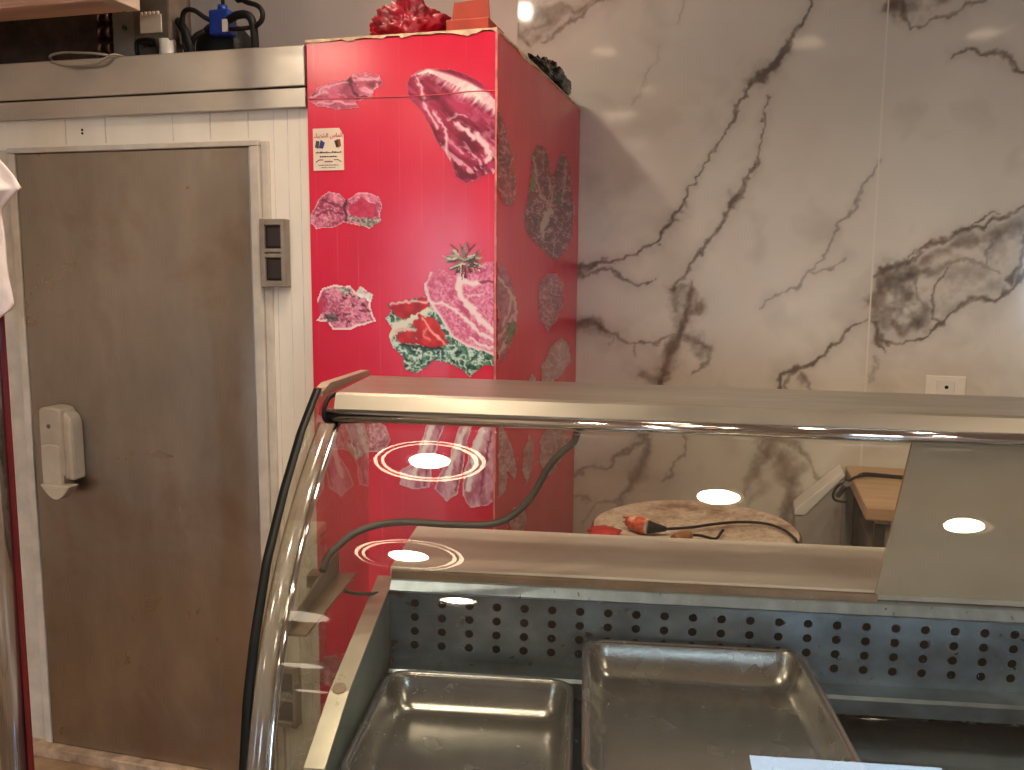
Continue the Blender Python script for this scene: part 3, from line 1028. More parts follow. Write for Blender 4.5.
def pE2(X, Y, d):
    c = lerp((150, 54, 66), (190, 110, 116), (fbm(X * .3, Y * .25, 35, 3) - .3) * 2.4)
    for p in ([(498, 278), (506, 286), (512, 296), (509, 312), (502, 326)], [(496, 340), (506, 330), (514, 316)], [(498, 356), (504, 346), (508, 336)], [(508, 290), (516, 302), (516, 320)]):
        c = stroke(c, X, Y, p, 1.2, (214, 176, 168), 1.5)
    return blob(c, X, Y, [(508, 322), (518, 322), (516, 340), (506, 344)], (66, 72, 40), (130, 130, 80))


HERB = picture('herb_print', 'F', [(438, 238), (494, 238), (494, 286), (438, 286)], pHerb, .7)
for v_ in HERB.data.vertices:
    v_.co.y -= .0006
picture('meat_print', 'S', [(497, 262), (503, 266), (510, 276), (515, 290), (518, 306), (517, 330), (511, 344), (505, 358), (497, 364)], pE2)


def pG(X, Y, d):
    f = np.zeros(X.shape)
    c = lerp((176, 90, 112), (226, 176, 190), (fbm(X * .2, Y * .1, 37, 4) - .3) * 2.4)
    for p in ([(432, 425), (424, 450), (414, 474)], [(466, 425), (454, 455), (446, 480)], [(486, 420), (476, 450), (468, 490)]):
        c = stroke(c, X, Y, p, 2.5, (240, 220, 220), 2)
    for p in ([(440, 430), (432, 455), (424, 485)], [(472, 430), (462, 460), (456, 490)], [(492, 430), (486, 460), (480, 496)]):
        c = stroke(c, X, Y, p, 1., (150, 54, 80), 1)
    return lerp((244, 214, 214), c, (d - 1.2) / 1.2 + .5)


for poly in ([(428, 420), (446, 420), (438, 445), (432, 470), (430, 488), (412, 490), (400, 484), (400, 470), (412, 462), (420, 444)],
             [(462, 420), (474, 420), (466, 450), (462, 476), (458, 494), (446, 502), (434, 490), (438, 474), (448, 460), (454, 440)],
             [(478, 430), (496, 415), (498, 500), (486, 506), (470, 508), (462, 496), (464, 470), (470, 450)]):
    picture('meat_print', 'F', poly, pG)
picture('meat_print', 'S', [(498, 420), (506, 432), (514, 452), (518, 470), (514, 482), (508, 470), (506, 490), (498, 500)], meat((150, 64, 66), (196, 140, 140), .2, 37, (210, 170, 160), .8))


def pF(X, Y, d):
    c = meat((150, 70, 84), (206, 140, 150), .2, 47, (216, 190, 180), 1.2)(X, Y, d)
    return blob(c, X, Y, [(346, 440), (354, 448), (362, 450), (364, 458), (352, 456)], (120, 140, 120), (220, 220, 206), .4)


picture('meat_print', 'F', [(331, 430), (340, 420), (356, 416), (374, 418), (386, 426), (392, 440), (384, 452), (366, 452), (356, 460), (344, 450), (332, 450)], pF)
picture('meat_print', 'F', [(318, 664), (326, 656), (336, 654), (342, 662), (346, 676), (338, 688), (326, 686), (318, 678)], pF)


def pH(X, Y, d):
    c = meat((96, 22, 26), (142, 60, 60), .15, 55, (160, 84, 76), .8)(X, Y, d)
    for p in ([(534, 158), (536, 180), (544, 200)], [(548, 176), (552, 196), (550, 214)], [(566, 160), (564, 190), (560, 206)], [(540, 196), (554, 206), (566, 200)]):
        c = stroke(c, X, Y, p, 1.1, (196, 152, 146), 1.4)
    c = blob(c, X, Y, [(543, 214), (550, 208), (553, 214), (547, 226), (542, 240), (539, 232)], (190, 160, 150), (206, 180, 172))
    c = blob(c, X, Y, [(530, 176), (534, 174), (536, 188), (529, 194)], (110, 120, 60), (130, 110, 70))
    c = blob(c, X, Y, [(556, 196), (562, 194), (562, 204), (556, 206)], (96, 110, 60), (70, 84, 50))
    return c


picture('meat_print', 'S', [(533, 152), (538, 144), (545, 146), (549, 160), (551, 176), (556, 166), (560, 154), (566, 154), (570, 168), (572, 190), (574, 214), (572, 240), (564, 254), (556, 262), (546, 254), (538, 246), (528, 236), (524, 218), (528, 196), (531, 172)], pH)
picture('meat_print', 'S', [(539, 284), (546, 273), (556, 274), (563, 284), (563, 306), (557, 320), (548, 334), (541, 322), (538, 304)], meat((136, 44, 52), (180, 96, 100), .18, 58, (186, 120, 112), 1.))
picture('meat_print', 'S', [(542, 366), (548, 352), (554, 342), (562, 338), (570, 346), (571, 362), (564, 372), (556, 380), (546, 392), (540, 384)], meat((170, 120, 116), (200, 160, 154), .12, 60, (206, 176, 168), .8))
picture('meat_print', 'S', [(528, 380), (532, 372), (536, 378), (537, 392), (530, 398), (526, 392)], meat((170, 120, 116), (200, 160, 154), .12, 61, (206, 176, 168), .6))
picture('meat_print', 'S', [(540, 440), (548, 424), (560, 420), (568, 430), (566, 452), (556, 470), (546, 478), (540, 462)], meat((150, 80, 76), (190, 140, 130), .12, 62, (196, 160, 150), .8))
picture('meat_print', 'S', [(524, 450), (529, 430), (534, 446), (532, 470), (526, 486), (522, 470)], meat((150, 80, 76), (190, 140, 130), .12, 63, (196, 160, 150), .8))
picture('meat_print', 'S', [(508, 520), (514, 508), (524, 506), (528, 518), (524, 534), (512, 540)], meat((150, 70, 70), (190, 130, 120), .15, 64, (196, 150, 140), .8))

# shop sticker: Arabic heading over small pictures and lines of print
ST0, ST1 = onY(313, 129.5, BY0), onY(344.5, 169.5, BY0)
stx, stz = (ST0[0] + ST1[0]) / 2, (ST0[2] + ST1[2]) / 2
hw_, hh_ = .0455, .056
stk = part(MB().prism([(stx - hw_, stz - hh_), (stx + hw_, stz - hh_), (stx + hw_, stz + hh_ * .66), (stx + hw_ * .72, stz + hh_), (stx - hw_, stz + hh_)], 1, BY0 - .0022, BY0 - .001), 'sticker', plain('sticker_paper', (232, 214, 194), .5, 0, .04), rc)
tag(stk, 'cream paper sticker with a red heading')
FONT = None
try:
    import os
    for root_ in bpy.utils.resource_path('LOCAL'), bpy.utils.resource_path('SYSTEM'):
        pth = os.path.join(root_, 'datafiles', 'fonts', 'NotoSansArabic-VariableFont_wdth,wght.woff2')
        if root_ and os.path.exists(pth):
            break
except Exception:
    pass


def ftext(s, x, z, size, mat, y, parent, root, name='lettering', bold=.0):
    cu = D.curves.new(name, 'FONT')
    cu.body = s
    cu.size = size
    cu.align_x = 'CENTER'
    cu.offset = bold
    tmp = D.objects.new(name, cu)
    COL.objects.link(tmp)
    dg = bpy.context.evaluated_depsgraph_get()
    me = D.meshes.new_from_object(tmp.evaluated_get(dg))
    D.objects.remove(tmp)
    D.curves.remove(cu)
    if len(me.vertices):
        xs_ = [v_.co.x for v_ in me.vertices]
        cx = (min(xs_) + max(xs_)) / 2
        me.transform(Matrix.Translation(Vector((x - cx, y, z)) - Vector(root.location)) @ Matrix.Rotation(PI / 2, 4, 'X'))
    me.materials.clear()
    return link(name, me, parent, mat)


m_rt = plain('red_ink', (196, 60, 52), .6)
m_dk = plain('dark_ink', (60, 50, 48), .6)
# presentation-form glyphs, written in visual order
ftext('\uFE80\uFE8E\uFE92\uFEEC\uFEB8\uFEDF\uFE8D \uFEB1\uFE8E\uFEE4\uFEDF\uFE8D', stx, stz + .032, .0150, m_rt, BY0 - .0026, stk, rc, 'heading', .0004)
pc = MB()
pc.prism([(stx - .040, stz + .006), (stx - .030, stz + .002), (stx - .026, stz + .022), (stx - .036, stz + .024)], 1, BY0 - .0027, BY0 - .002)
part(pc, 'dark_picture', plain('grey_ink', (72, 66, 62), .6), rc).parent = stk
pc = MB()
pc.prism([(stx + .018, stz + .022), (stx + .024, stz + .004), (stx + .030, stz + .006), (stx + .026, stz + .025)], 1, BY0 - .0027, BY0 - .002)
part(pc, 'grey_picture', plain('grey_ink', (72, 66, 62), .6), rc).parent = stk
pc = MB().prism([(stx - .029, stz + .004), (stx - .016, stz + .002), (stx - .010, stz + .018), (stx - .022, stz + .026)], 1, BY0 - .0027, BY0 - .002)
part(pc, 'blue_picture', plain('blue_ink', (58, 52, 128), .6), rc).parent = stk
pc = MB().prism([(stx + .024, stz + .010), (stx + .030, stz + .004), (stx + .038, stz + .008), (stx + .036, stz + .026), (stx + .026, stz + .026)], 1, BY0 - .0027, BY0 - .002)
part(pc, 'brown_picture', plain('brown_ink', (140, 74, 56), .6), rc).parent = stk
pc = MB()
for zz, x0_, x1_, hgt in ((-.010, -.038, .038, .005), (-.021, -.026, .026, .0042), (-.043, -.03, .03, .0022), (-.049, -.022, .02, .0022)):
    xx = x0_
    while xx < x1_:
        L = .002 + rs.random() * .006
        h_ = hgt * (.35 + .65 * rs.random())
        pc.box((stx + xx, BY0 - .0027, stz + zz), (stx + min(xx + L, x1_), BY0 - .002, stz + zz + h_))
        xx += L + .0012
part(pc, 'print_line', m_dk, rc).parent = stk
pc = MB()
for s_ in (-1, 1):
    pc.tube([(stx + s_ * .038, BY0 - .0022, stz - .034), (stx + s_ * .028, BY0 - .0022, stz - .028), (stx + s_ * .016, BY0 - .0022, stz - .028)], .0012, 6)
pc.box((stx - .012, BY0 - .0027, stz - .034), (stx + .012, BY0 - .002, stz - .031))
part(pc, 'flourish', plain('brown_ink_line', (120, 60, 50), .6), rc).parent = stk


# ------------------------------------------------------------------ things on top
def crumple(name, c, r, mat, seed, amp=.3, freq=9, flat=None, sub=5):
    b = bmesh.new()
    bmesh.ops.create_icosphere(b, subdivisions=sub, radius=1)
    for v_ in b.verts:
        p = v_.co.copy()
        q = p * freq * .22 + Vector((seed * 3.1, seed, 0))
        n_ = mnoise.noise(q) * .55 + abs(mnoise.noise(q * 2.3)) * .6 + abs(mnoise.noise(q * 5.1)) * .28
        k = 1 + amp * (n_ - .35)
        v_.co = Vector((p.x * r[0] * k, p.y * r[1] * k, p.z * r[2] * k))
        if v_.co.z < -r[2] * .5:
            v_.co.z = -r[2] * .5
    zmin = min(v_.co.z for v_ in b.verts)
    for v_ in b.verts:
        v_.co.z -= zmin
    for f_ in b.faces:
        f_.smooth = True
    me = D.meshes.new(name)
    b.to_mesh(me)
    b.free()
    o = link(name, me, None, mat)
    o.location = c
    return o


o = crumple('plastic_bag', (-.945, 2.40, BZ + .001), (.105, .12, .085), M['redbag'], 2, .55)
tag(o, 'crumpled dark red plastic bag on top of the red cabinet', 'bag')
b2 = MB()
b2.box((-.826, 2.36, BZ + .001), (-.705, 2.52, BZ + .06), .003)
b2.prism([(-.812, BZ + .058), (-.705, BZ + .058), (-.709, BZ + .112), (-.806, BZ + .105)], 1, 2.37, 2.376)
o = b2.build('cardboard_box', M['carton'])
tag(o, 'orange-red open carton on top of the red cabinet, right of the red bag', 'box')
o = crumple('plastic_bag', (-.70, 3.07, BZ + .004), (.06, .27, .062), M['blackbag'], 9, .6)
tag(o, 'crumpled black plastic bag at the rear right edge of the red cabinet top', 'bag')

# condensing unit on the cold room roof
RZ = 2.201
cu_ = empty('condensing_unit', (-2.0, 2.75, RZ), 'dusty refrigeration condensing unit with blue relay cap on the cold room roof', 'condensing unit')
part(MB().box((-3.3, 2.56, RZ), (-1.55, 3.0, RZ + .03), .004), 'base_plate', M['greyplate'], cu_)
cz = MB().box((-3.3, 2.62, RZ + .03), (-2.155, 2.98, RZ + .42), .004)
part(cz, 'condenser_coil', M['darkbox'], cu_)
cz = MB().box((-2.155, 2.625, RZ + .03), (-2.08, 2.98, RZ + .42), .002)
part(cz, 'coil_end', plain('dark_coil_end', (58, 44, 40), .5, .4), cu_)
for cx in (-2.136, -2.1):
    for k in range(7):
        z_ = RZ + .06 + k * .05
        tb = MB().tube([(cx, 2.63, z_), (cx, 2.605, z_ + .004), (cx, 2.598, z_ + .015), (cx, 2.605, z_ + .027), (cx, 2.63, z_ + .031)], .0075, 8)
        part(tb, 'return_bend', M['copper'], cu_)
part(MB().box((-2.08, 2.60, RZ + .03), (-1.992, 2.64, RZ + .42), .003), 'side_plate', M['greyplate'], cu_)
part(MB().cyl((-2.03, 2.592, 2.386), (-2.03, 2.602, 2.386), .008, 10), 'indicator', plain('green_dot', (20, 90, 40), .4), cu_)
ebx = part(MB().box((-1.985, 2.58, RZ + .13), (-1.845, 2.70, RZ + .30), .008), 'electrical_box', M['clear'], cu_)
child(MB().box((-1.955, 2.576, 2.358), (-1.875, 2.5805, 2.415), .001), 'label', M['label'], ebx, cu_)
lb = MB()
for k in range(5):
    lb.box((-1.95 + k * .015, 2.572, 2.413), (-1.942 + k * .015, 2.58, 2.424), .001)
child(lb, 'terminal', M['label'], ebx, cu_)
part(MB().tube([(-1.975, 2.59, RZ + .06), (-1.975, 2.58, RZ + .12), (-1.96, 2.575, RZ + .135), (-1.91, 2.575, RZ + .135), (-1.895, 2.58, RZ + .12), (-1.895, 2.59, RZ + .06)], .007, 8), 'conduit', M['black'], cu_)
part(MB().box((-1.965, 2.60, RZ + .03), (-1.90, 2.68, RZ + .12), .004), 'terminal_block', plain('grey_block', (90, 84, 78), .4), cu_)
part(MB().cyl((-1.872, 2.60, RZ + .03), (-1.872, 2.60, RZ + .138), .027, 20), 'capacitor', M['white'], cu_)
cp = MB().lathe([(.085, 0), (.094, .03), (.094, .10), (.085, .14), (.06, .168), (.02, .18)], (-1.735, 2.72, RZ + .03))
part(cp, 'compressor', M['black'], cu_)
bc = part(MB().box((-1.718, 2.60, 2.345), (-1.645, 2.655, 2.425), .008).cyl((-1.682, 2.628, 2.42), (-1.682, 2.628, 2.442), .016, 16), 'relay_cap', M['coil'], cu_)
child(MB().box((-1.665, 2.596, 2.352), (-1.646, 2.601, 2.39)), 'label', M['label'], bc, cu_)
tb = MB()
tb.tube([(-1.81, 2.63, RZ + .03), (-1.81, 2.6, RZ + .15), (-1.80, 2.59, RZ + .215), (-1.765, 2.59, RZ + .222), (-1.73, 2.6, RZ + .20), (-1.71, 2.61, RZ + .19)], .008, 8)
tb.tube([(-1.84, 2.62, RZ + .20), (-1.81, 2.6, RZ + .17), (-1.79, 2.6, RZ + .12), (-1.79, 2.63, RZ + .03)], .014, 8)
tb.tube([(-1.80, 2.62, RZ + .1), (-1.77, 2.6, RZ + .14), (-1.74, 2.61, RZ + .16)], .009, 8)
part(tb, 'copper_pipe', M['black'], cu_)
tb = MB()
tb.tube([(-1.65, 2.61, 2.39), (-1.61, 2.60, 2.40), (-1.57, 2.6, 2.395), (-1.553, 2.60, 2.35), (-1.556, 2.61, RZ + .03)], .013, 10)
tb.tube([(-1.68, 2.628, 2.44), (-1.682, 2.63, 2.6), (-1.69, 2.65, 2.895)], .006, 8)
tb.tube([(-1.55, 2.6, 2.36), (-1.52, 2.59, 2.375), (-1.516, 2.59, 2.40), (-1.54, 2.6, 2.425), (-1.60, 2.62, 2.45), (-1.64, 2.63, 2.50), (-1.67, 2.66, 2.895)], .008, 8)
tb.tube([(-1.64, 2.6, 2.36), (-1.60, 2.59, 2.355), (-1.56, 2.60, 2.36)], .007, 8)
part(tb, 'pipe_lagging', M['black'], cu_)

# framed overhead box with pinkish bottom moulding, hung from the ceiling
ob = empty('overhead_box', (-2.4, 2.3, ZC - .002), 'pinkish framed overhead box hanging above the cold room at the top left corner', 'overhead box')
part(MB().box((-3.3, 2.162, 2.350), (-1.76, 2.245, ZC - .002), .003), 'body', M['palepanel'], ob)
ml_ = MB()
ml_.prism([(2.150, 2.336), (2.156, 2.330), (2.176, 2.327), (2.178, 2.331), (2.200, 2.327), (2.202, 2.331), (2.224, 2.327), (2.226, 2.331), (2.250, 2.325), (2.256, 2.331), (2.250, 2.352), (2.160, 2.352)], 0, -3.3, -1.7605)
part(ml_, 'bottom_moulding', M['pinkwood'], ob)
part(MB().box((-1.7595, 2.148, 2.326), (-1.712, 2.262, ZC - .002), .004), 'end_moulding', M['palepanel'], ob)

# chrome post with maroon strip, and the cloth hanging on it
po = empty('chrome_post', (-1.645, 1.6, 0), 'tall chrome post with a maroon strip along its right side at the left edge', 'post')
part(MB().cyl((-1.648, 1.6, 0.0), (-1.648, 1.6, ZC), .035, 36), 'tube', steel('post_steel', (186, 198, 216), .1, .04, scale=2, metal=1.), po)
part(MB().box((-1.614, 1.597, 0.0), (-1.600, 1.603, ZC), .002), 'strip', M['maroon'], po)
part(MB().lathe([(.065, 0), (.065, .006), (.04, .012)], (-1.648, 1.6, .0)), 'foot_flange', M['chrome'], po)

zpx = [(150, -12), (158, -4), (166, 3), (176, 12), (188, 20), (193, 15), (198, 11), (204, 6), (211, 1), (216, 0), (225, 1), (250, 4), (275, 8), (295, 11.5), (303, 12.5), (309, 11), (314, 5), (318, 0), (323, -6)]
rows = []
for k in range(70):
    py_ = 150 + (323 - 150) * k / 69
    pxr = np.interp(py_, [a for a, b in zpx], [b for a, b in zpx])
    pr = onY(pxr, py_, 1.535)
    row = []
    for j in range(26):
        s_ = j / 25
        xx = pr[0] - .26 * (1 - (1 - s_) * 1.0) * 1.0
        xx = pr[0] - .26 * s_
        ripple = .010 * math.sin(s_ * 22 + k * .05) * min(1, s_ * 6) + .010 * math.sin(k * .22 + s_ * 5) * min(1, s_ * 8)
        row.append((xx, 1.535 + ripple - .02 * math.sin(s_ * PI), pr[2] - .03 * s_))
    rows.append(row)
cl = MB()
cl.rings(rows, 0, False)
o = cl.build('hanging_cloth', M['cloth'])
sd = o.modifiers.new('thick', 'SOLIDIFY'); sd.thickness = .006; sd.offset = 1
tag(o, 'pinkish white cloth hanging by the chrome post at the left edge', 'cloth')

# ------------------------------------------------------------------ display counter
dc = empty('display_counter', (0, 0, 0), 'steel refrigerated display counter with curved glass front, holding two trays', 'display counter')
dc.matrix_world = CM
W_ = 2.15         # length along u
W0 = .022         # underside of the plinth stays above the sloping floor line


def gv(w):
    return ((1.213 * w - 2.37) * w + 1.691) * w - .88


U0 = -.05


def ev(w):        # outline of the end pane
    ws = [.62, .70, .809, .916, 1.003, 1.116, 1.214, 1.303, 1.368]
    vs = [-.428, -.424, -.411, -.391, -.358, -.296, -.208, -.108, -.006]
    return float(np.interp(w, ws, vs))


cbld = lambda mb, name, mat, parent=None: mb.build(name, mat, parent or dc)
# base cabinet
base = MB()
base.box((U0, -.40, .14), (W_, .44, .62), .006)
base.box((U0 + .05, -.34, .052), (W_ - .05, .40, .14))
cbld(base, 'base_cabinet', M['ss'])
cbld(MB().prism([(-.404, .16), (-.432, .16), (-.440, .30), (-.440, .60), (-.425, .665), (-.404, .665)], 0, U0, W_), 'front_panel', plain('counter_front_panel', (120, 30, 34), .3))
# canopy
cn = MB()
prof = [(.29, 1.352), (.285, 1.36), (.006, 1.36), (-.004, 1.356), (-.016, 1.330), (-.012, 1.324), (.01, 1.322), (.27, 1.338)]
cn.prism(prof, 0, -.008, W_ - .012)
canopy = cbld(cn, 'canopy', M['ss_top'])
ch = MB()
pts = [(-.004 + .0135 * math.cos(a) - .006, 1.3165 + .0125 * math.sin(a)) for a in np.linspace(PI * .42, PI * 1.6, 14)]
ch.prism(pts + [(.012, 1.306), (.012, 1.326)], 0, -.022, W_ - .012, smooth=True)
cbld(ch, 'chrome_edge', M['chrome'], canopy)
gk = MB()
gk.tube([(-.012, .006, 1.356), (-.02, -.008, 1.350), (-.025, -.02, 1.334), (-.026, -.023, 1.318), (-.022, -.014, 1.304), (-.006, .004, 1.301), (.05, .012, 1.304)], .0045, 8)
cbld(gk, 'gasket', M['black'], canopy)
# canopy posts at the back
for u_ in (.06, W_ - .06):
    cbld(MB().box((u_ - .012, .262, .952), (u_ + .012, .286, 1.34), .003), 'canopy_post', M['ss']) if u_ > 1 else None
# end pane, dark polished edge in its own part
oute = [(ev(w), w) for w in np.linspace(.64, 1.368, 44)]


def end_pane(u0, u1):
    ol = oute + [(.385, 1.356), (.385, .64)]
    e = MB()
    e.prism(ol, 0, u0, u1)
    g = cbld(e, 'end_pane', M['glass_end'])
    ee = MB()
    ee.rings([[(u0 - .0006, v_ - .0012, w_), (u1 + .0006, v_ - .0012, w_), (u1 + .0006, v_ + .003, w_), (u0 - .0006, v_ + .003, w_)] for v_, w_ in oute], 0, True, True, True)
    cbld(ee, 'polished_edge', M['glass_edge'], g)
    return g


g1 = end_pane(U0, U0 + .014)
# steel capping on top of the end pane
M['capm'] = steel('cap_steel', (176, 160, 140), .4, .15, metal=.45)
cap = MB().prism([(-.002, 1.362), (.05, 1.372), (.372, 1.362), (.388, 1.354), (.388, 1.348), (.05, 1.354), (-.002, 1.352)], 0, U0 - .003, U0 + .016)
cbld(cap, 'end_pane_cap', M['capm'], g1)
end_pane(W_, W_ + .014)
# curved front glass
fg = MB()
ws = np.linspace(.66, 1.309, 60)
UA, UB = -.012, W_ - .004
fgo = MB()
dg = lambda w: (gv(w + .001) - gv(w - .001)) / .002
outl = [(gv(w_), w_) for w_ in ws]
innl = []
for w_ in ws[::-1]:
    k_ = math.hypot(1, dg(w_))
    innl.append((gv(w_) + .007 / k_, w_ - .007 * dg(w_) / k_))
ring_ = outl + innl
fgo.rings([[(UA, a_, b_) for a_, b_ in ring_], [(UB, a_, b_) for a_, b_ in ring_]], 0, True)
front = cbld(fgo, 'front_glass', M['glass'])
# clear trim strip and bright rod where the front glass meets the end pane
tr = MB()
tr.rings([[(U0 + .012, gv(w_) + .004, w_), (U0 + .020, gv(w_) - .010, w_), (-.006, gv(w_) - .011, w_), (-.002, gv(w_) + .004, w_)] for w_ in np.linspace(.66, 1.302, 48)], 0, True, True, True)
cbld(tr, 'corner_trim', M['trimglass'], front)
rd = MB().tube([(.0, gv(w_) + .006, w_) for w_ in np.linspace(.66, 1.30, 40)], .0062, 10, sm=0)
cbld(rd, 'edge_rod', M['chrome'], front)
sc_ = MB()
for px_, py_ in ((309, 422), (262, 560)):
    pass
# well: deck, sides, ledges
wl = MB()
wl.box((.0, -.425, .64), (W_ - .02, .10, .70))
cbld(wl, 'well_floor', M['deck'])
lg = MB()
lg.prism([(.0995, .772), (.046, .772), (.040, .766), (.040, .735), (.046, .735), (.048, .764), (.10, .764)], 0, .09, W_ - .09)
cbld(lg, 'rear_ledge', M['well'])
lg = MB()
lg.prism([(-.41, .752), (-.365, .752), (-.360, .746), (-.360, .70), (-.366, .70), (-.368, .744), (-.41, .744)], 0, .482, W_ - .09)
cbld(lg, 'front_ledge', M['well'])
for u_ in (.050, W_ - .092):
    sl = MB()
    sl.prism([(.118, .944), (.118, .66), (-.396, .66), (-.396, .810), (-.25, .865)], 0, u_ + .004, u_ + .030)
    side_ = cbld(sl, 'well_side', plain('grey_green_liner', (120, 132, 126), .35, .2, .12, 9))
    tp = MB()
    tp.prism([(.118, .948), (.118, .942), (-.25, .863), (-.398, .806), (-.398, .812), (-.25, .869)], 0, u_, u_ + .034)
    cbld(tp, 'side_cap', steel('side_cap_steel', (196, 186, 168), .3, .2, metal=.5), side_)
    if u_ < 1:
        cbld(MB().cyl((u_ + .016, -.245, .868), (u_ + .016, -.247, .8728), .012, 18), 'plug', plain('brown_plug', (130, 104, 84), .5), side_)
# perforated rear panel with true round holes
NU, NW = 36, 4
DU, DW, RH = .0587, .0311, .0092
uu0, ww0 = .134 - DU / 2, .803 - DW / 2
pf = MB()
bmh = pf.bm
for i in range(NU):
    for k in range(NW):
        cu0, cw0 = uu0 + i * DU, ww0 + k * DW
        if cu0 + DU > W_ - .09:
            continue
        c_ = (cu0 + DU / 2, cw0 + DW / 2)
        sq, ci, cb_ = [], [], []
        for q in range(16):
            a = q * 2 * PI / 16
            ci.append(bmh.verts.new((c_[0] + RH * math.cos(a), .1, c_[1] + RH * math.sin(a))))
            cb_.append(bmh.verts.new((c_[0] + RH * math.cos(a), .1012, c_[1] + RH * math.sin(a))))
            ca, sa = math.cos(a), math.sin(a)
            m_ = max(abs(ca), abs(sa))
            sq.append(bmh.verts.new((c_[0] + DU / 2 * ca / m_, .1, c_[1] + DW / 2 * sa / m_)))
        for q in range(16):
            j = (q + 1) % 16
            bmh.faces.new((sq[q], ci[q], ci[j], sq[j]))
            bmh.faces.new((ci[q], cb_[q], cb_[j], ci[j]))
        # square corners
        for sx_, sy_ in ((1, 1), (-1, 1), (-1, -1), (1, -1)):
            pass
ue = uu0 + NU * DU
uend = min(ue, uu0 + math.floor((W_ - .09 - uu0) / DU) * DU)
pf.box((.0805, .1, ww0 + NW * DW - .0001), (W_ - .092, .104, .93))
pf.box((.0805, .1, .768), (W_ - .092, .104, ww0 + .0001))
pf.box((.0805, .1, ww0), (uu0, .104, ww0 + NW * DW))
pf.box((uend, .1, ww0), (W_ - .092, .104, ww0 + NW * DW))
# corner fill behind the square cells
ppn = cbld(pf, 'perforated_panel', M['well'])
cbld(MB().box((.0805, .122, .70), (W_ - .09, .132, .925)), 'hole_backing', plain('hole_shade_black', (5, 5, 6), .9, spec=.0), ppn)  # shade behind the holes, put in as a black sheet
cbld(MB().prism([(.0995, .925), (.080, .927), (.074, .933), (.091, .949), (.14, .9495), (.14, .925)], 0, .0845, W_ - .092), 'top_flange', steel('blue_grey_flange', (186, 200, 212), .3, .16, (2, 1, 1), 14, metal=.6), ppn)
# rear worktop
cbld(MB().box((.078, .110, .951), (W_, .415, .972), .004), 'worktop', M['worktop'])
cbld(MB().box((.082, .100, .947), (1.092, .112, .967), .003), 'worktop_lip', plain('brown_lip', (140, 112, 88), .35, .3), )
cbld(MB().box((.078, .40, .62), (W_, .414, .951)), 'rear_panel', M['ss'])
# leaning rear sliding pane (only at the right)
sp = MB()
sp.rings([[(1.085, .098, .968), (1.120, .052, 1.322), (1.120, .058, 1.322), (1.085, .104, .968)], [(W_ - .03, .098, .968), (W_ - .03, .052, 1.322), (W_ - .03, .058, 1.322), (W_ - .03, .104, .968)]], 0, True, True, True, False)
cbld(sp, 'sliding_pane', M['acrylic'])
# sloping bracket on the end pane
bk = MB()
bk.prism([(-.33, 1.004), (-.33, 1.010), (-.01, 1.046), (-.01, .994), (-.06, .990)], 0, -.004, .0)
bk.prism([(-.33, 1.004), (-.01, .996), (-.01, .992), (-.33, 1.000)], 0, -.004, .034)
bk.box((-.038, -.10, .996), (-.004, -.06, 1.02))
cbld(bk, 'lamp_bracket', plain('dull_bracket_steel', (138, 124, 106), .4, .7))

# cable slung across the inside of the counter
cpx = [(322, 571), (328, 556), (338, 546), (355, 533), (380, 524.5), (410, 522), (450, 524.5), (490, 524), (513, 515), (532, 496), (548, 468), (562, 452), (573, 443), (577, 433)]
cpts = []
for i, (a, b) in enumerate(cpx):
    s_ = i / (len(cpx) - 1)
    v_ = -.118 + .112 * s_ + .05 * math.sin(PI * s_)
    cpts.append(Vector(cpl(a, b, 1, v_)))
cpts[0].z = 1.036
cbx = MB().tube([CM @ p for p in cpts], .0072, 10).build('electric_cable', M['cable'])
tag(cbx, 'grey-brown sleeved cable slung under the canopy from the left bracket', 'cable')
c2 = [cpl(345, 591, 1, -.02), cpl(358, 594, 1, .01), cpl(375, 593.5, 1, .05), cpl(392, 592.5, 1, .08), cpl(404, 597, 1, .097)]
tag(MB().tube([CM @ Vector(p) for p in c2], .004, 8).build('electric_cable', M['cable']),
    'short thin brown cable from the left bracket to the perforated panel', 'cable')


# trays: rounded pans with rolled rims
def rrect(cx, cy, hx, hy, r, z, n=8):
    r = min(r, hx, hy)
    P = []
    for sx_, sy_, a0 in ((1, 1, 0), (-1, 1, PI / 2), (-1, -1, PI), (1, -1, 1.5 * PI)):
        for k in range(n + 1):
            a = a0 + k * PI / 2 / n
            P.append((cx + sx_ * (hx - r) + r * math.cos(a), cy + sy_ * (hy - r) + r * math.sin(a), z))
    return P


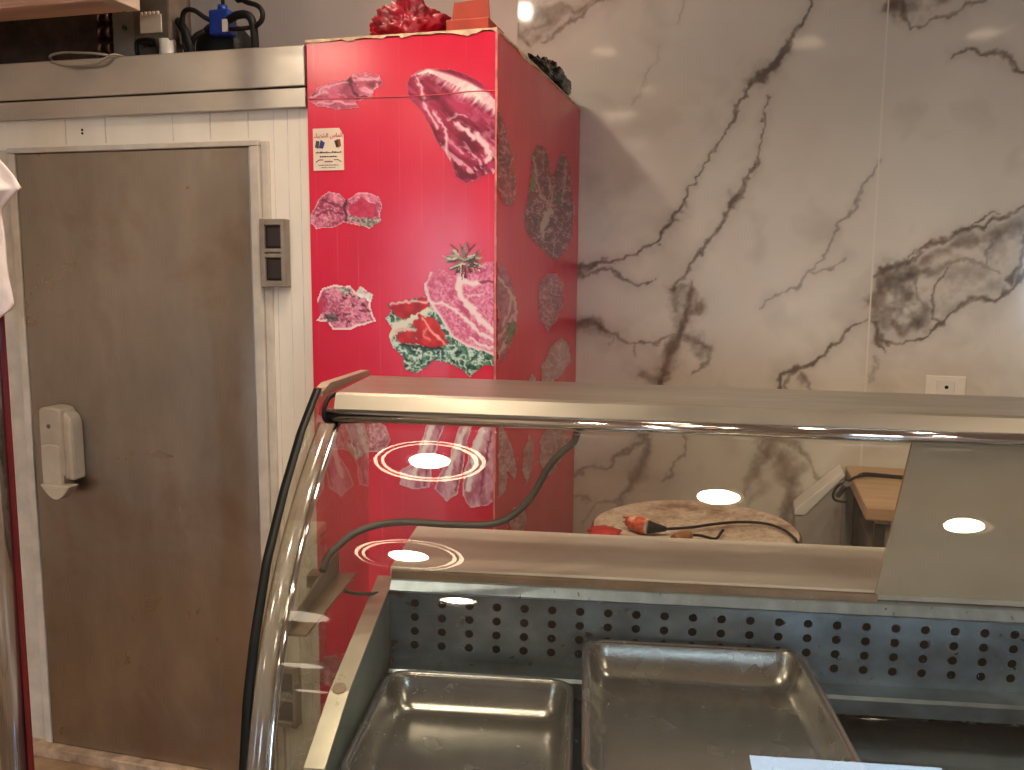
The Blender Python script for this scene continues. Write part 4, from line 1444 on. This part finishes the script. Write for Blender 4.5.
def tray(u0, u1, v0, v1, z0, z1, label, group=None, slope=.012, tilt=0.):
    cx, cy, hx, hy = (u0 + u1) / 2, (v0 + v1) / 2, (u1 - u0) / 2, (v1 - v0) / 2
    root = empty('steel_tray')
    tag(root, label, 'tray', group)
    root.matrix_world = CM @ Matrix.Translation((cx, cy, z0)) @ Matrix.Rotation(tilt, 4, 'X')
    H = z1 - z0
    rings = []

    def R(ins, z, r):
        rings.append(rrect(0, 0, hx - ins, hy - ins, r, z))
    rt_ = .0065
    R(.026 + slope, 0.0, .03)
    R(.018 + slope, .004, .036)
    R(.014, H - .014, .04)
    m = MB()
    # outside wall, then inside wall down to the floor
    R(.0125, H - .006, .042)
    outer = rings
    inner = [rrect(0, 0, hx - i_, hy - i_, r_, z_) for i_, z_, r_ in
             ((.0125, H - .003, .042), (.015, H - .006, .04), (.017, H * .6, .038), (.017 + slope * .6, .022, .036), (.022 + slope, .010, .034), (.030 + slope, .004, .03), (.042 + slope, .0025, .026), (.06 + slope, .0025, .02))]
    m.rings(outer + inner, 0, True, True, True)
    m.build('pan', M['tray'], root)
    rim = MB()
    rr_ = [rrect(0, 0, hx - .0065 + .0065 * math.cos(a), hy - .0065 + .0065 * math.cos(a), .045, H - .0065 + .0065 * math.sin(a)) for a in np.linspace(0, 2 * PI, 11)]
    rim.rings(rr_, 0, True)
    rim.build('rolled_rim', M['tray'], root)
    return root


tray(.088, .479, -.362, .038, .7012, .778, 'lower empty steel tray at the left of the display counter', 'empty steel trays in the counter')
tray(.492, .944, -.402, .091, .7665, .840, 'raised empty steel tray in the middle of the display counter', 'empty steel trays in the counter', tilt=.03)

# ------------------------------------------------------------------ behind the counter
# round butcher's block
bb = empty('butcher_block', (-.123, 2.55, 0), 'round tree-trunk butcher block with scarred pale top behind the counter', 'butcher block')
rr = []
n = 48
for r_, z_ in ((.27, 0), (.285, .05), (.28, .4), (.29, .80), (.302, .835), (.302, .852), (.294, .86)):
    rr.append([((r_ + .012 * mnoise.noise(Vector((math.cos(k * 2 * PI / n) * 1.5, math.sin(k * 2 * PI / n) * 1.5, z_ * .4)))) * math.cos(k * 2 * PI / n),
                (r_ * 1.06 + .012 * mnoise.noise(Vector((math.cos(k * 2 * PI / n) * 1.5 + 9, math.sin(k * 2 * PI / n) * 1.5, z_ * .4)))) * math.sin(k * 2 * PI / n), z_) for k in range(n)])
MB().rings(rr, 0, True, True, False).build('trunk', plain('bark_brown', (128, 92, 66), .75, 0, .25, 9, stretch=(1, 1, .2)), bb)
tp = [rr[-1]] + [[(x_ * f_, y_ * f_, .86 - .010 * (1 - f_) ** 1.0) for x_, y_, z_ in rr[-1]] for f_ in (.9, .75, .5, .25, .05)]
MB().rings(tp, 0, True, False, True).build('chopping_face', M['stump'], bb)
# electrical lead with a stained plug, lying on the block
Z = .862
ld = empty('power_lead', tuple(onZ(648, 527, Z)), 'black power lead with a red-stained white plug on the round butcher block', 'power lead')
t = NT('red_stained_plug')
nn = t.noise(40, t.coord(), 4)
M['redplug'] = t.bsdf(t.ramp(nn, [(.38, (176, 48, 36)), (.55, (214, 110, 70)), (.66, (226, 196, 176))]), .4)
pa, pb, pc_ = onZ(628, 521, Z + .02), onZ(648, 527, Z + .018), onZ(666, 529, Z + .012)
part(MB().tube([pa, (pa + pb) / 2, pb], lambda s_: .016 + .008 * math.sin(s_ * 2.4), 14, 0, 4), 'plug', M['redplug'], ld)
part(MB().tube([pb - (pb - pa) * .12, pb], .0205, 14, 0, 2), 'white_collar', M['white'], ld)
part(MB().tube([pb, (pb + pc_) / 2, pc_], lambda s_: .019 - .012 * s_, 12, 0, 4), 'strain_relief', M['black'], ld)
cc = [pc_] + [onZ(a, b, Z + .006) for a, b in ((690, 527.5), (715, 524), (740, 522), (765, 523.5), (782, 529), (793, 537), (798, 544))]
cc += [np.array([.185, 2.44, .80]), np.array([.195, 2.42, .5]), np.array([.2, 2.42, .1]), np.array([.26, 2.45, .008]), np.array([.32, 2.6, .008])]
part(MB().tube(cc, .0042, 8), 'cord', M['black'], ld)
pr = MB()
for k in (-.007, .007):
    q = pa + (pa - pb) * .10 + np.array([0, 0, k])
    pr.cyl(pa + np.array([0, 0, k]), pa + (pa - pb) * .25 + np.array([0, 0, k]), .0025, 8)
part(pr, 'pin', M['chrome'], ld)
# hooked steel with a wooden handle on the block
h0, h1 = onZ(674, 540, Z + .012), onZ(689, 535, Z + .012)
hk = empty('meat_hook', tuple(h0), 'small dark hook with wooden handle on the round butcher block', 'hook')
part(MB().tube([h0, (h0 + h1) / 2, h1], lambda s_: .014 + .004 * math.sin(s_ * PI), 12, 0, 4), 'grip', plain('hook_grip', (150, 98, 60), .5), hk)
part(MB().tube([h1] + [onZ(a, b, Z + .006) for a, b in ((700, 535.5), (712, 538.5), (717, 538), (720, 534), (723, 530))], .004, 8), 'hook', M['black'], hk)
# red rag at the block's near left edge
o = crumple('red_rag', tuple(onZ(604, 533, .863)), (.05, .05, .010), plain('red_cloth', (176, 40, 36), .7, 0, .2), 5, .5, 7, sub=4)
tag(o, 'small red rag at the left edge of the round butcher block', 'rag')

# square block on a steel cabinet
kb = empty('cutting_table', (.72, 3.08, 0), 'square wooden-topped steel table behind the counter, by the marble wall', 'table')
KX0, KX1, KY0, KY1 = .367, 1.0, 2.79, 3.385
part(MB().box((KX0, KY0, .855), (KX1, KY1, .90), .006), 'table_top', M['boardwood'], kb)
part(MB().box((KX0 + .03, KY0 + .004, .846), (KX1 - .005, KY0 + .02, .8565), .002), 'edge_strip', M['ss'], kb)
part(MB().box((KX0 + .05, KY0 + .03, .25), (KX1 - .02, KY1 - .02, .72), .005), 'cabinet', plain('grey_olive_steel', (128, 120, 104), .4, .4, .15, 6), kb)
part(MB().box((KX0 + .06, KY0 + .02, .70), (KX1 - .03, KY0 + .034, .846), .002), 'apron', plain('grey_olive_apron', (150, 142, 124), .4, .3, .15, 6), kb)
for sx_ in (KX0 + .03, KX1 - .05):
    for sy_ in (KY0 + .015, KY1 - .05):
        part(MB().box((sx_, sy_, 0), (sx_ + .03, sy_ + .03, .856), .003), 'leg', plain('dark_leg_steel', (84, 74, 64), .45, .5), kb)
# looped lead on the table
ZL = .905
lp = [onZ(a, b, ZL) for a, b in ((960, 484), (935, 481), (912, 479), (885, 476.5))] + [onZ(a, b, ZL + .003) for a, b in ((868, 475.5), (856, 477))]
xe = KX0 - .02
lp += [np.array([xe + .01, lp[-1][1] - .02, .90]), onX(838, 486, xe - .03), onX(833, 495, xe - .04), onX(836, 500.5, xe - .03), onX(846, 502, xe - .006)]
ll = empty('looped_lead', tuple(lp[4]), 'dark lead looped over the left edge of the wooden-topped table', 'lead')
part(MB().tube(lp, .0045, 8), 'cord', M['black'], ll)
part(MB().tube([onZ(936, 480, ZL), onZ(900, 476.5, ZL + .004), onZ(866, 473.5, ZL + .004), onZ(858, 476, ZL + .003)], .0045, 8), 'cord', M['black'], ll)
part(MB().tube([onX(838, 495, xe - .02), onX(847, 484, xe - .006)], .010, 12, 0, 2), 'connector', plain('grey_brown_connector', (84, 70, 58), .5), ll)
# slant-topped plastic bin standing between block and table
bn = empty('plastic_bin', (.28, 3.3, 0), 'grey plastic bin with slanted pale rim between the round block and the table', 'bin')
bi = MB()
bi.prism([(.192, .0), (.352, .0), (.352, .885), (.340, .87), (.192, .735)], 1, 3.26, 3.385, bev=.005)
part(bi, 'shell', M['drip'], bn)
ri = MB()
ri.prism([(.188, .732), (.190, .752), (.346, .905), (.354, .888), (.225, .732)], 1, 3.255, 3.39, bev=.003)
part(ri, 'rim', M['white'], bn)


# ------------------------------------------------------------------ lights
def ceiling_lamp(x, y, label, power, kind='ring'):
    """recessed round lamp: 'ring' has two glowing grooves round a sunken bulb, 'plain' only the bulb, 'panel' a broad disc"""
    r = empty('ceiling_lamp', (x, y, ZC), label, 'ceiling lamp', 'round ceiling lamps')
    gl_ = M['bulb']
    if kind == 'panel':
        gl_ = M['panelglow'] if power > 10 else M['dimglow']
        MB().lathe([(.22, 0), (.22, -.02), (.205, -.02), (.205, -.010), (.0, -.010)], n=48, cap1=False).build('housing', M['lampmetal'], r)
        MB().lathe([(.200 if power > 10 else .14, -.012), (.0, -.013)], n=40, cap0=False, cap1=False).build('diffuser', gl_, r)
        rad = .19
        if power < 10:
            rad = .13
    else:
        MB().lathe([(.225, 0), (.225, -.045), (.213, -.045), (.213, -.012), (.194, -.012), (.194, -.045), (.186, -.045),
                    (.186, -.012), (.167, -.012), (.167, -.045), (.10, -.03), (.09, -.075), (.084, -.075), (.084, -.014), (.0, -.014)] if kind == 'ring' else
                   [(.13, 0), (.13, -.03), (.09, -.075), (.084, -.075), (.084, -.014), (.0, -.014)], n=48, cap1=False).build('housing', M['lampmetal'], r)
        if kind == 'ring':
            for a_, b_ in ((.195, .212), (.168, .185)):
                MB().lathe([(a_, -.0135), (b_, -.0135)], n=48, cap0=False, cap1=False).build('ring', M['ringglow'], r)
        MB().lathe([(.080, -.017), (.06, -.026), (.0, -.029)], n=32, cap0=False, cap1=False).build('diffuser', M['bulb'], r)
        rad = .075
    if kind == 'small':
        rad = .05
    L = D.lights.new('lamp_light', 'AREA')
    L.shape = 'DISK'
    L.size = rad * 2
    L.energy = power
    L.color = LC
    lo = D.objects.new('lamp_light', L)
    COL.objects.link(lo)
    lo.parent = r
    lo.location = (0, 0, -.031 if kind != 'panel' else -.016)
    return r


LC = (1, .83, .63)
for x_, y_, k_, w_, s_ in [
        (-.85, 1.70, 'ring', 13, 'round lit ceiling lamp with glowing rings above the left end of the display counter'),
        (-.73, .61, 'ring', 14, 'round lit ceiling lamp with glowing rings in front of the counter'),
        (.24, 1.65, 'plain', 14, 'round lit ceiling lamp above the middle of the display counter'),
        (1.12, 1.62, 'plain', 10, 'round lit ceiling lamp above the right part of the display counter'),
        (2.9, 1.3, 'plain', 10, 'round lit ceiling lamp above the far right end of the room'),
        (-.45, -.02, 'small', 12, 'small round lit ceiling lamp just above the viewer'),
        (2.75, -3.1, 'small', 12, 'small round lit ceiling lamp near the wide street opening'),
        (-1.10, -.68, 'panel', 1.2, 'broad dim ceiling lamp behind the viewer, nearest of the middle row'),
        (-1.16, -2.5, 'panel', 1.2, 'broad dim ceiling lamp behind the viewer, second of the middle row'),
        (-1.21, -4.4, 'panel', 1.2, 'broad dim ceiling lamp of the middle row just inside the shop front'),
        (-2.5, -.5, 'panel', 26, 'broad bright ceiling lamp at the left side of the room, facing the cold room'),
        (-2.5, -2.6, 'panel', 22, 'broad unseen fill lamp added at the left side of the room, towards the street'),  # added for front fill, set where no reflection shows
        (2.7, -.6, 'panel', 34, 'broad unseen fill lamp added on the ceiling at the right side of the room')]:  # also an added fill source, kept out of the reflections
    ceiling_lamp(x_, y_, s_, w_, k_)


def spot(x, y, label):
    r = empty('ceiling_spotlight', (x, y, ZC), label, 'spotlight')
    MB().lathe([(.045, 0), (.045, -.006), (.03, -.008)], n=24, cap1=False).build('bezel', M['lampmetal'], r)
    MB().lathe([(.03, -.007), (.022, -.018), (.0, -.022)], n=24, cap0=False, cap1=False).build('lens', M['spot'], r)
    L = D.lights.new('spot_light', 'POINT')
    L.energy = 14
    L.color = LC
    L.shadow_soft_size = .02
    lo = D.objects.new('spot_light', L)
    COL.objects.link(lo)
    lo.parent = r
    lo.location = (0, 0, -.045)


spot(-1.12, 2.43, 'small ceiling spotlight above the cold room roof')

world = D.worlds.new('World')
SC.world = world
world.use_nodes = True
bg = world.node_tree.nodes['Background']
bg.inputs[0].default_value = (.62, .80, 1.0, 1)
bg.inputs[1].default_value = 18.0

SC.view_settings.view_transform = 'Standard'
SC.view_settings.look = 'None'
SC.view_settings.exposure = 0.0
SC.view_settings.gamma = 1.0
SC.view_settings.use_curve_mapping = False
SC.cycles.max_bounces = 10
SC.cycles.transparent_max_bounces = 16
SC.cycles.sample_clamp_indirect = 6
SC.cycles.caustics_reflective = False
SC.cycles.caustics_refractive = False
